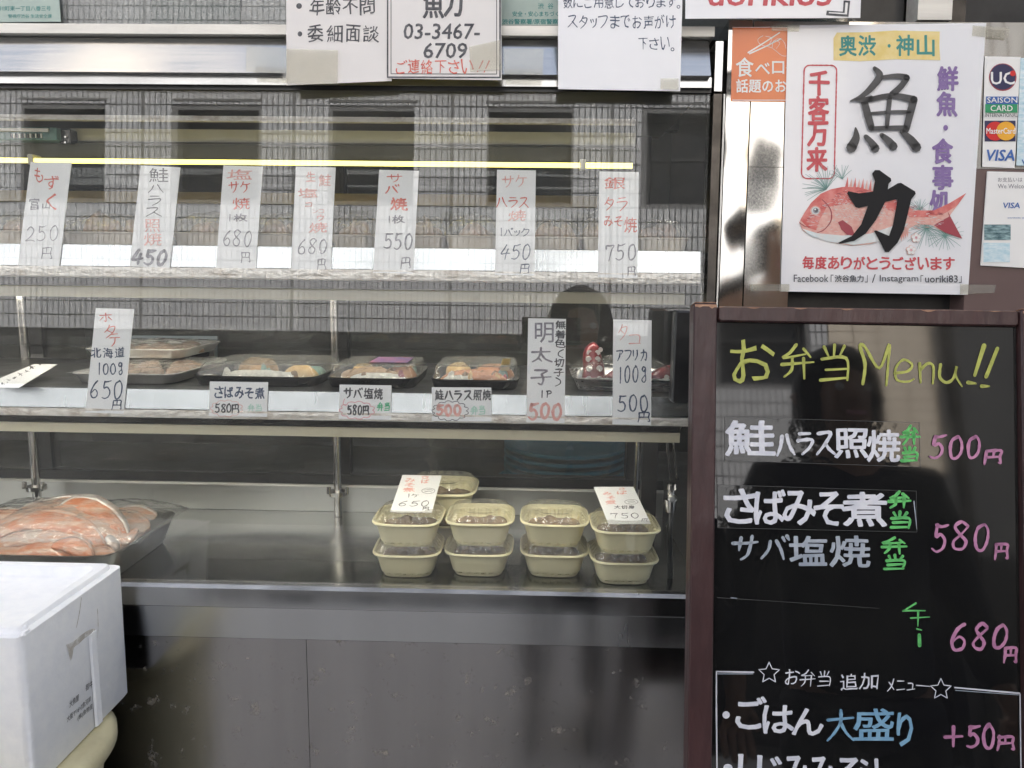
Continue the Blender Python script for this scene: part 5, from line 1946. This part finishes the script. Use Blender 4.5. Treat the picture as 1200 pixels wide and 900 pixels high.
# ------------------------------------------------------------------ wrapped packs on the upper shelf
packs = [(-8, 24), (66, 152), (205, 262), (296, 345), (386, 426), (478, 516), (524, 582), (624, 680), (686, 712), (752, 806)]
names_ = ['farthest left, beside the mozuku tag', 'between the first and second tags', 'between the second and third tags', 'between the third and fourth tags', 'between the fourth and fifth tags', 'just right of the bold 550 yen tag', 'just left of the blue 450 yen tag', 'just right of the blue 450 yen tag', 'half hidden left of the 750 yen tag', 'farthest right, crumpled']
zP = zU + .0008
for i, (a_, b_) in enumerate(packs):
    x0, x1 = wp(a_ - 4, 280, 1.03).x, wp(b_ + 4, 280, 1.03).x
    dy = random.uniform(0, .02)
    root, cx, cy, a, b = make_tray('fish_pack', x0, x1, 1.02 + dy, 1.14 + dy, zP, .018, 'foamtray', 'wrapped pack of cooked fish, ' + names_[i], 'fish pack', grp='wrapped fish packs on the upper shelf', fl=.008)
    for q in range(2):
        mb = MB()
        lump(mb, (cx + (q - .5) * a * .5 * (1 if i % 2 else .4), cy - .02 + q * .035, zP + .004), a * random.uniform(.5, .72), b * .4, random.uniform(.024, .036), i * 3 + q, amp=.75)
        mb.build('fish_piece', M['packfish'], root=root, smooth=True)
    wrap_sheet(root, cx, cy, a * 1.02, b * 1.0, zP + .019, .026 + random.uniform(0, .006), i * 2.3)

# ------------------------------------------------------------------ salmon tray at the left
root, cx, cy, a, b = make_tray('salmon_tray', -.98, -.586, .985, 1.20, ZF + .0006, .044, 'dtray', 'dark steel tray heaped with salmon belly strips at the left', 'tray', fl=.022)
HEAP = root
mb = MB()
rr = []
for q in range(10):
    f = 1 - q / 9.5
    ring = []
    for t in range(60):
        an = 2 * math.pi * t / 60
        x, y = (a - .018) * f * math.cos(an), (b - .018) * f * math.sin(an)
        e_ = (abs(math.cos(an)) ** 5 + abs(math.sin(an)) ** 5) ** -.2
        x, y = x * e_, y * e_
        ring.append(Vector((cx + x, cy + y, ZF + .022 + .020 * (1 - f ** 3) + .004 * noise.noise(Vector((x * 30, y * 30, 2))))))
    rr.append(ring)
mb.rings(rr)
mb.build('fish_bed', M['fish_p'], root=root, smooth=True)


def fillet(path, w0, th, mt_, label, skin_side=1, sw=.2):
    """path: (px, py, D) points; a curved belly strip with a silver skin edge"""
    P_ = [tuple(wp(*p)) for p in path]
    P_ = [Vector(p) for p in smooth_path(P_, 6)]
    n = len(P_)
    prof = []
    for q in range(14):
        t = 2 * math.pi * q / 14
        prof.append((math.copysign(abs(math.cos(t)) ** .8, math.cos(t)), math.copysign(abs(math.sin(t)) ** .8, math.sin(t))))
    rings, skin = [], []
    for i, p in enumerate(P_):
        d = (P_[min(i + 1, n - 1)] - P_[max(i - 1, 0)]).normalized()
        side = d.cross(Vector((0, .5, 1))).normalized()
        # width runs down the slope towards the viewer
        wv = (Vector((0, -1, -.55)) - d * Vector((0, -1, -.55)).dot(d)).normalized()
        nv = d.cross(wv).normalized()
        if nv.y > 0:
            nv = -nv
        f = i / (n - 1)
        tp = (math.sin(math.pi * min(1, max(0, .06 + f * .90))) ** .55)
        wq = w0 * tp * (1 + .12 * noise.noise(p * 40))
        c0 = p + nv * .0015 * noise.noise(p * 90)
        rings.append([c0 + wv * (x * wq) + nv * (y * th * tp) for x, y in prof])
        sk = c0 - wv * wq * skin_side * .86
        skin.append([sk + wv * (x * wq * sw) + nv * (y * th * tp * 1.12) for x, y in prof])
    mb = MB().rings(rings)
    b0 = Vector(P_[n // 2])
    rt_ = empty('salmon_strip', Matrix.Translation(b0), label, 'fish strip', 'salmon belly strips heaped in the dark tray')
    mb.build('flesh', M[mt_], root=rt_, smooth=True)
    MB().rings(skin).build('skin', M['fish_s' if sw > .25 else 'fish_p'], root=rt_, smooth=True)


fillet([(70, 596, 1.12), (88, 590, 1.12), (112, 596, 1.11), (132, 610, 1.10), (146, 628, 1.09)], .017, .006, 'fish_o', 'salmon strip on top of the heap, arched, with broad silver skin', 1, .42)
fillet([(40, 607, 1.10), (80, 603, 1.10), (115, 613, 1.09), (138, 630, 1.08)], .017, .006, 'fish_p', 'pale strip just under the topmost arched one')
fillet([(-10, 630, 1.07), (30, 612, 1.08), (70, 612, 1.07), (100, 624, 1.06), (120, 645, 1.05)], .019, .006, 'fish_o', 'bright orange strip arched across the middle of the heap')
fillet([(-20, 645, 1.05), (20, 634, 1.05), (60, 630, 1.05), (90, 636, 1.04), (112, 652, 1.03)], .015, .006, 'fish_p', 'pale pink strip below the bright orange one')
fillet([(-20, 662, 1.03), (20, 650, 1.03), (50, 644, 1.03), (75, 652, 1.02), (95, 664, 1.01)], .017, .006, 'fish_o', 'orange strip low at the front of the heap beside the foam box')
fillet([(62, 640, 1.03), (82, 638, 1.03), (98, 648, 1.02), (104, 662, 1.01)], .014, .006, 'fish_o', 'short orange strip curling down near the front of the heap')
fillet([(-10, 620, 1.12), (20, 606, 1.13), (50, 600, 1.13), (75, 602, 1.12)], .014, .006, 'fish_p', 'pale strip at the back left of the heap with dull skin', -1)
fillet([(118, 604, 1.15), (140, 606, 1.15), (160, 614, 1.14), (172, 622, 1.13)], .017, .006, 'fish_p', 'brownish strip at the right end of the heap')
fillet([(120, 640, 1.07), (134, 632, 1.08), (150, 630, 1.09), (162, 620, 1.10)], .014, .005, 'fish_p', 'small pale strip in the right corner of the heap')
fillet([(126, 628, 1.06), (133, 636, 1.055), (138, 646, 1.05)], .009, .004, 'fish_s', 'short silvery tip hanging over the front right of the heap')
fillet([(0, 640, 1.06), (-20, 652, 1.04), (-50, 668, 1.02)], .018, .006, 'fish_o', 'orange strip running out of view at the left edge')
fillet([(20, 600, 1.15), (60, 592, 1.155), (95, 590, 1.16), (130, 596, 1.155)], .015, .006, 'fish_p', 'dull strip behind the topmost arched one', 1, .3)
fillet([(140, 600, 1.17), (160, 600, 1.17), (182, 606, 1.16)], .013, .005, 'fish_p', 'greyish strip in the back right corner of the tray', 1, .35)
fillet([(78, 620, 1.085), (105, 622, 1.08), (128, 634, 1.07)], .010, .006, 'fish_o', 'narrow bright orange strip tucked under the pale one', 1, .12)
fillet([(30, 640, 1.055), (55, 638, 1.05), (78, 642, 1.045)], .008, .005, 'fish_o', 'narrow orange strip between two pale ones at the front left', 1, .3)
fillet([(100, 650, 1.03), (118, 648, 1.035), (134, 654, 1.03)], .012, .005, 'fish_p', 'pale piece at the front right of the heap by the tray rim', 1, .2)
fillet([(-20, 610, 1.13), (0, 604, 1.14), (30, 602, 1.14)], .012, .006, 'fish_o', 'small orange strip at the upper left edge of the heap', 1, .3)
wrap_sheet(HEAP, cx + .05, cy + .02, .16, .085, ZF + .050, .028, 4)

# ------------------------------------------------------------------ styrofoam box and bin
zT = wp(143.5, 657, .915).z
fx = wp(143.5, 657, .915).x
bx0, bx1, by0, by1 = fx - .46, fx, hp(38, 742, zT).y, .915
bh = zT - wp(145, 811, .915).z
sbx = empty('styrofoam_box', Matrix.Translation(Vector(((bx0 + bx1) / 2, (by0 + by1) / 2, zT - bh))), 'white styrofoam box with recessed flat top, scuffed side and stamped black characters', 'box')
def rr_(x0, x1, y0, y1, z, c, dr=0.0):
    pts = []
    for (px_, py_, a0) in ((x1 - c, y1 - c, 0), (x0 + c, y1 - c, 90), (x0 + c, y0 + c, 180), (x1 - c, y0 + c, 270)):
        for t in (0, 22, 45, 68, 90):
            aa = R(a0 + t)
            pts.append(Vector((px_ + c * math.cos(aa), py_ + c * math.sin(aa), z)))
    return pts
mb = MB()
t_ = .023
rings = [rr_(bx0 + .004, bx1 - .004, by0 + .004, by1 - .004, zT - bh, .008), rr_(bx0 + .001, bx1 - .001, by0 + .001, by1 - .001, zT - bh + .004, .009), rr_(bx0, bx1, by0, by1, zT - .014, .009), rr_(bx0, bx1, by0, by1, zT - .0065, .009), rr_(bx0 + .0015, bx1 - .0015, by0 + .0015, by1 - .0015, zT - .0055, .009),
         rr_(bx0 + .0085, bx1 - .0085, by0 + .0085, by1 - .0085, zT - .0055, .008), rr_(bx0 + .0095, bx1 - .0095, by0 + .0095, by1 - .0095, zT - .001, .008), rr_(bx0 + .0105, bx1 - .0105, by0 + .0105, by1 - .0105, zT, .008), rr_(bx0 + t_ - .002, bx1 - t_ + .002, by0 + t_ - .002, by1 - t_ + .002, zT, .010), rr_(bx0 + t_, bx1 - t_, by0 + t_, by1 - t_, zT - .002, .010), rr_(bx0 + t_ + .003, bx1 - t_ - .003, by0 + t_ + .003, by1 - t_ - .003, zT - .010, .012), rr_(bx0 + t_ + .012, bx1 - t_ - .012, by0 + t_ + .006, by1 - t_ - .006, zT - .013, .01)]
mb.rings(rings)
body = mb.build('body', M['foam'], root=sbx, smooth=40)
SX = Plane((bx1, 0, 0), (0, 0, 1), U=(0, 1, 0))
# raised handle rib on the side
def side_hit(px, py):
    w_ = SX.hitw(px, py)
    return w_.y, w_.z
ys = [side_hit(94, 738), side_hit(111, 738), side_hit(120, 838), side_hit(106, 840)]
ya, yb2 = side_hit(108, 745)[0], side_hit(118, 835)[0]
yq = side_hit(112, 790)[0]
mb = MB()
mb.rings([[(bx1 + .0003, yq - .009, z), (bx1 + .0022, yq - .006, z), (bx1 + .0022, yq + .004, z), (bx1 + .0003, yq + .006, z)] for z in (zT - bh + .004, zT - .062)])
mb.build('grip_rib', M['foam'], root=sbx, parent=body)
k = Ink(SX.off(.0006), n=.0)
SXP = SX.off(.0005)
k = Ink(SXP, n=.0)
k.zoom(60, 770, 10)
def skt(s_, x0, y0, x1, y1, hh, c='i_blk'):
    """text along the receding side: baseline runs from (x0,y0) to (x1,y1), height hh"""
    k.text(s_, x0, y0 - hh, x1, y0, c, .006, 0, y1 - y0)
skt('大魚屋', 215, 600, 325, 505, 78)
skt('御中', 405, 405, 485, 345, 78)
skt('大阪ヤ16×3魚河岸', 185, 770, 465, 520, 70)
skt('(株)魚物産', 310, 758, 485, 610, 74)
k.finish(sbx, parent=body)
# scuffs as thin marks
k = Ink(SX.off(.0003), n=.0)
k.zoom(0, 640, 3.46)
k.poly([(268, 400), (300, 385), (330, 360), (362, 340), (385, 335), (378, 352), (345, 372), (318, 398), (300, 412), (292, 455), (285, 462), (278, 430)], 'foam_dirt', 0, 3)
k.stroke([(330, 210), (322, 270), (310, 330)], 5, 'foam_dirt')
k.stroke([(395, 255), (398, 330), (394, 370)], 4, 'foam_dirt')
k.finish(sbx, parent=body, name='scuff')
# chipped corner bits
mb = MB()
for q in range(7):
    c_ = Vector((bx1 - .002 + random.uniform(-.004, .003), by0 + .006 + random.uniform(-.004, .012), zT - .006 + random.uniform(-.004, .003)))
    lump(mb, c_, .003, .003, .003, q, 3, 7, .5)
tag(mb.build('foam_crumb', M['foam'], root=sbx, parent=body), kind='stuff')
# bin
zb_ = zT - bh - .001
bnx, bny = wp(128, 880, .80).x - .163, .775
root = empty('bin', (bnx, bny, .002), 'rounded beige plastic bin under the styrofoam box', 'bin')
mb = MB()
def el(a, b, z):
    return sring(a, b, z, 64, 2.6, cx=bnx, cy=bny)
mb.rings([el(.105, .10, .003), el(.135, .125, .85), el(.142, .132, zb_ - .03), el(.150, .140, zb_ - .028), el(.155, .145, zb_ - .022), el(.155, .145, zb_ - .010), el(.150, .140, zb_ - .003), el(.140, .130, zb_), el(.09, .08, zb_), el(.085, .075, zb_ - .001)])
mb.build('body', M['binp'], root=root, smooth=45)

# ------------------------------------------------------------------ small things inside: baskets, unit, valve, cables
for q in range(6):
    z0 = wp(660, 566, 1.62).z + q * .0175
    c_ = wp(662, 540, 1.62)
    mb = MB()
    rad = .132 + (.0 if q else .02)
    n = 56
    def cr(r_, z):
        return [Vector((c_.x + r_ * math.cos(2 * math.pi * i / n), 1.62 + r_ * math.sin(2 * math.pi * i / n), z)) for i in range(n)]
    mb.rings([cr(rad * .86, z0 - .012), cr(rad, z0), cr(rad + .005, z0 + .001), cr(rad + .005, z0 + .007), cr(rad, z0 + .008), cr(rad * .85, z0 - .008)])
    pos = ['bottom', 'second from bottom', 'third from bottom', 'third from top', 'second from top', 'top'][q]
    tag(mb.build('round_basket', M['bluep'], smooth=40), 'round blue plastic basket, ' + pos + ' of the stack behind the rear glass', 'basket', 'stacked round blue baskets')
c_ = wp(662, 540, 1.62)
z0 = wp(660, 566, 1.62).z - .014
t = empty('work_table', (c_.x, 1.75, .02), 'dark work table behind the rear glass', 'table')
MB().box((-1.6, 1.46, z0 - .03), (1.0, 2.0, z0 - .0005)).build('top', M['shelf'], root=t)
for x in (-1.55, .95):
    for y in (1.5, 1.95):
        MB().box((x - .02, y - .02, .021), (x + .02, y + .02, z0 - .0305)).build('leg', M['darkmetal'], root=t)
# teal control unit hanging at the upper left
p0, p1 = wp(-60, 148, 1.07), wp(67, 164.5, 1.07)
root = empty('control_unit', (p0.x / 2 + p1.x / 2, 1.07, p1.z), 'dark teal unit with a vent grille at the top left inside the case', 'unit')
mb = MB().bbox((p0.x, 1.07, p1.z), (p1.x, 1.098, p0.z), .001)
bd = mb.build('body', M['teal'], root=root)
s0, s1 = wp(-60, 149.8, 1.068), wp(57, 154.5, 1.068)
MB().box((s0.x, 1.0665, s1.z), (s1.x, 1.0695, s0.z)).build('cover_strip', M['alu'], root=root)
for q in range(12):
    a_, b_ = wp(12 + q * 3.2, 156.5, 1.068), wp(13.8 + q * 3.2, 161.5, 1.068)
    MB().box((a_.x, 1.068, b_.z), (b_.x, 1.0695, a_.z)).build('vent_slot', M['alu'] if q % 2 else M['black'], root=root)
a_, b_ = wp(68, 151, 1.08), wp(83, 168, 1.08)
br = MB().bbox((a_.x, 1.08, b_.z), (b_.x, 1.098, a_.z), .001).build('end_block', M['darkmetal'], root=root)
for yy in (160.5, 167):
    p = wp(77, yy, 1.079)
    MB().tube([(p.x, 1.0795, p.z), (p.x, 1.0775, p.z)], .0015, 8).build('screw', M['chrome'], root=root, parent=br)
# pipe, cables and a chrome valve at the right end
p = wp(745, 570, 1.30)
tag(MB().tube([(p.x, 1.30, ZF + .001), (p.x, 1.30, zM - .012)], .0045, 12).build('steel_pipe', M['chrome'], smooth=50), 'thin upright steel pipe at the right end under the middle shelf', 'pipe')
tag(MB().box((wp(752, 560, 1.20).x, 1.20, ZF + .0005), (wp(770, 560, 1.20).x, 1.22, zM - .012)).build('end_upright', M['black'], smooth=False), 'dark upright bar at the right end of the case', 'upright')
v = wp(786, 590, 1.05)
root = empty('valve', (v.x, 1.05, v.z), 'small chrome valve hanging beside the right end of the tubs', 'valve')
mb = MB().tube([(v.x, 1.05, v.z + .030), (v.x, 1.05, v.z + .022), (v.x, 1.05, v.z + .021), (v.x, 1.05, v.z + .008), (v.x, 1.05, v.z + .006), (v.x, 1.05, v.z - .012)], [.007, .008, .005, .005, .009, .007], 14)
mb.build('body', M['chrome'], root=root, smooth=40)
MB().bbox((v.x - .006, 1.036, v.z + .006), (v.x + .006, 1.046, v.z + .016), .002).build('knob', M['foil'], root=root)
MB().tube([(v.x + .001, 1.05, v.z - .012), (v.x, 1.05, v.z - .04), (v.x + .006, 1.06, ZF + .002)], .004, 8).build('hose', M['black'], root=root, smooth=True)
for q, (xx, lb) in enumerate(((0.0, 'thin black cable looping down beside the valve'), (.009, 'grey cable hanging right of the black one beside the valve'))):
    P_ = [(v.x + .004 + xx, 1.08, zM - .013), (v.x + .010 + xx, 1.08, zM - .05), (v.x - .004 + xx, 1.075, zM - .08), (v.x + .003 + xx, 1.07, v.z + .03)]
    tag(MB().tube([Vector(p_) for p_ in smooth_path(P_, 6)], .002, 8).build('cable', M['black'] if q == 0 else M['darkmetal'], smooth=True), lb, 'cable', 'cables beside the valve')
# room lamps
for i, (x, y) in enumerate(((-.5, 2.6), (.6, 3.4))):
    root = empty('ceiling_lamp', (x, y, 2.70), ('nearer', 'farther')[i] + ' fluorescent lamp under the ceiling of the dim shop room', 'lamp')
    MB().box((x - .3, y - .05, 2.715), (x + .3, y + .05, 2.748)).build('housing', M['cream_bar'], root=root)
    MB().tube([(x - .28, y, 2.70), (x + .28, y, 2.70)], .013, 10).build('tube', emit_mat('room_tube_%s' % ('a', 'b')[i], (1, .97, .9), 8.0), root=root)

# ------------------------------------------------------------------ people, seen mirrored
def skin_mesh(name, verts, edges, radii, mt, root, parent=None, sub=1):
    me = bpy.data.meshes.new(name)
    me.from_pydata(verts, edges, [])
    o = bpy.data.objects.new(name, me)
    col.objects.link(o)
    me.materials.append(mt)
    md = o.modifiers.new('Skin', 'SKIN')
    md.use_smooth_shade = True
    for i, r_ in enumerate(radii):
        me.skin_vertices[0].data[i].radius = (r_, r_) if not isinstance(r_, tuple) else r_
    me.skin_vertices[0].data[0].use_root = True
    ss = o.modifiers.new('Subdivision', 'SUBSURF')
    ss.levels = ss.render_levels = sub
    o.parent = parent or root
    return o


def person(loc, k_, rz, label, hands, elbows, face_dir=0.0):
    root = empty('person', Matrix.Translation(Vector(loc)) @ Matrix.Rotation(rz, 4, 'Z') @ Matrix.Scale(k_, 4), label, 'person')
    V_, E_, R_ = [], [], []
    def av(p, r_, par=None):
        V_.append(p)
        R_.append(r_)
        if par is not None:
            E_.append((par, len(V_) - 1))
        return len(V_) - 1
    pel = av((0, 0, .95), .10)
    ch = av((0, 0, 1.15), .10, pel)
    sh = av((0, 0, 1.36), .10, ch)
    nk = av((0, .005, 1.46), .055, sh)
    jw = av((0, .02, 1.51), (.06, .07), nk)
    hd = av((0, .015, 1.60), (.078, .095), jw)
    tp = av((0, .005, 1.68), (.062, .075), hd)
    ns = av((0, .115, 1.575), .012, hd)
    chs = []
    for s_, hnd, elb in ((-1, hands[0], elbows[0]), (1, hands[1], elbows[1])):
        a_ = av((s_ * .17, 0, 1.37), .05, sh)
        e_ = av(elb, .04, a_)
        w_ = av(hnd, .026, e_)
        d = (Vector(hnd) - Vector(elb)).normalized()
        sd_ = d.cross(Vector((0, 0, 1)) if abs(d.z) < .9 else Vector((0, 1, 0))).normalized()
        pm = av(tuple(Vector(hnd) + d * .05), (.030, .018), w_)
        for q, ln in enumerate((.065, .075, .07, .055)):
            off = sd_ * (q - 1.5) * .019
            b0 = Vector(hnd) + d * .095 + off
            f1 = av(tuple(b0), .009, pm)
            f2 = av(tuple(b0 + d * ln * .5 + Vector((0, .012, .006))), .0085, f1)
            av(tuple(b0 + d * ln * .85 + Vector((0, .03, .004))), .007, f2)
        th = av(tuple(Vector(hnd) + d * .045 + sd_ * -s_ * .035), .011, pm)
        av(tuple(Vector(hnd) + d * .085 + sd_ * -s_ * .05), .009, th)
        hp_ = av((s_ * .10, 0, .88), .085, pel)
        kn = av((s_ * .105, .01, .50), .055, hp_)
        an = av((s_ * .11, -.02, .09), .038, kn)
        av((s_ * .115, .10, .04), .035, an)
    skin_mesh('body', V_, E_, R_, M['skin'], root)
    # coat
    V_, E_, R_ = [], [], []
    pel = av((0, 0, .86), (.19, .15))
    c1 = av((0, 0, 1.0), (.175, .13), pel)
    ch = av((0, 0, 1.2), (.18, .135), c1)
    sh = av((0, -.005, 1.37), (.15, .11), ch)
    av((0, .0, 1.45), (.07, .07), sh)
    for s_, hnd, elb in ((-1, hands[0], elbows[0]), (1, hands[1], elbows[1])):
        a_ = av((s_ * .18, 0, 1.37), .075, sh)
        e_ = av(elb, .060, a_)
        av(tuple(Vector(hnd) * .93 + Vector(elb) * .07), .045, e_)
    skin_mesh('coat', V_, E_, R_, M['coat'], root, sub=2)
    V_, E_, R_ = [], [], []
    pel = av((0, 0, .93), (.15, .11))
    for s_ in (-1, 1):
        hp_ = av((s_ * .10, 0, .84), (.10, .10), pel)
        kn = av((s_ * .105, .01, .50), .075, hp_)
        av((s_ * .11, -.01, .10), .06, kn)
    skin_mesh('trousers', V_, E_, R_, M['trouser'], root, sub=2)
    for s_ in (-1, 1):
        mb = MB()
        mb.rings([sring(.045, .13, .0, 24, 3, cx=s_ * .113, cy=.05), sring(.047, .135, .02, 24, 3, cx=s_ * .113, cy=.05), sring(.045, .12, .05, 24, 3, cx=s_ * .113, cy=.04), sring(.04, .06, .10, 24, 2.5, cx=s_ * .112, cy=-.01)])
        o = mb.build('shoe', M['shoe'], M0=IDM, smooth=50)
        o.parent = root
    # hair: a cap lying close round the skull
    mb = MB()
    rr = []
    for q in range(12):
        f = q / 11
        z = 1.50 + .235 * f
        w_ = math.sqrt(max(0.0, 1 - ((z - 1.60) / .138) ** 2)) if z > 1.60 else 1.0
        ring = []
        for i in range(40):
            t = 2 * math.pi * i / 40
            x, y = math.cos(t) * .108 * w_, math.sin(t) * .118 * w_
            lim = .035 if z < 1.655 else .2
            y = min(y, lim)
            g = 1 + .06 * noise.noise(Vector((x * 30, y * 30, z * 14)))
            ring.append(Vector((x * g, y * g - .004, z)))
        rr.append(ring)
    mb.rings(rr)
    o = mb.build('hair', M['hair'], M0=IDM, smooth=True)
    o.parent = root
    for s_ in (-1, 1):
        mb = MB().tube([(s_ * .033, .098, 1.60), (s_ * .033, .107, 1.60)], [.011, .006], 10)
        o = mb.build('eye', M['p_white'], M0=IDM)
        o.parent = root
        mb = MB().tube([(s_ * .098, .01, 1.565), (s_ * .108, .0, 1.60)], [.010, .013], 10)
        o = mb.build('ear', M['skin'], M0=IDM, smooth=True)
        o.parent = root
    mb = MB().tube([(-.022, .100, 1.535), (0, .106, 1.533), (.022, .100, 1.535)], .005, 8)
    o = mb.build('mouth', M['i_pink'], M0=IDM, smooth=True)
    o.parent = root
    return root


kk = .950
person((.155, -.33, 0), kk, 0, 'person in a dark coat photographing the case, mirrored in its glass', ((-.15, .20, 1.42), (.02, .20, 1.42)), ((-.27, .06, 1.16), (.20, .06, 1.15)))
person((.70, -.42, 0), 1.06, R(-6), 'person in a dark coat mirrored in the black menu board', ((-.30, .06, .90), (.30, .06, .90)), ((-.27, -.04, 1.13), (.27, -.04, 1.13)))
ph = empty('phone', (0, -.02, 1.42), 'dark phone held up by the person mirrored in the glass', 'phone')
MB().bbox((-.02, -.020, 1.452), (.135, -.012, 1.525), .002).build('body', M['black'], root=ph)
MB().box((-.017, -.0210, 1.455), (.132, -.0202, 1.522)).build('screen', M['film'], root=ph)
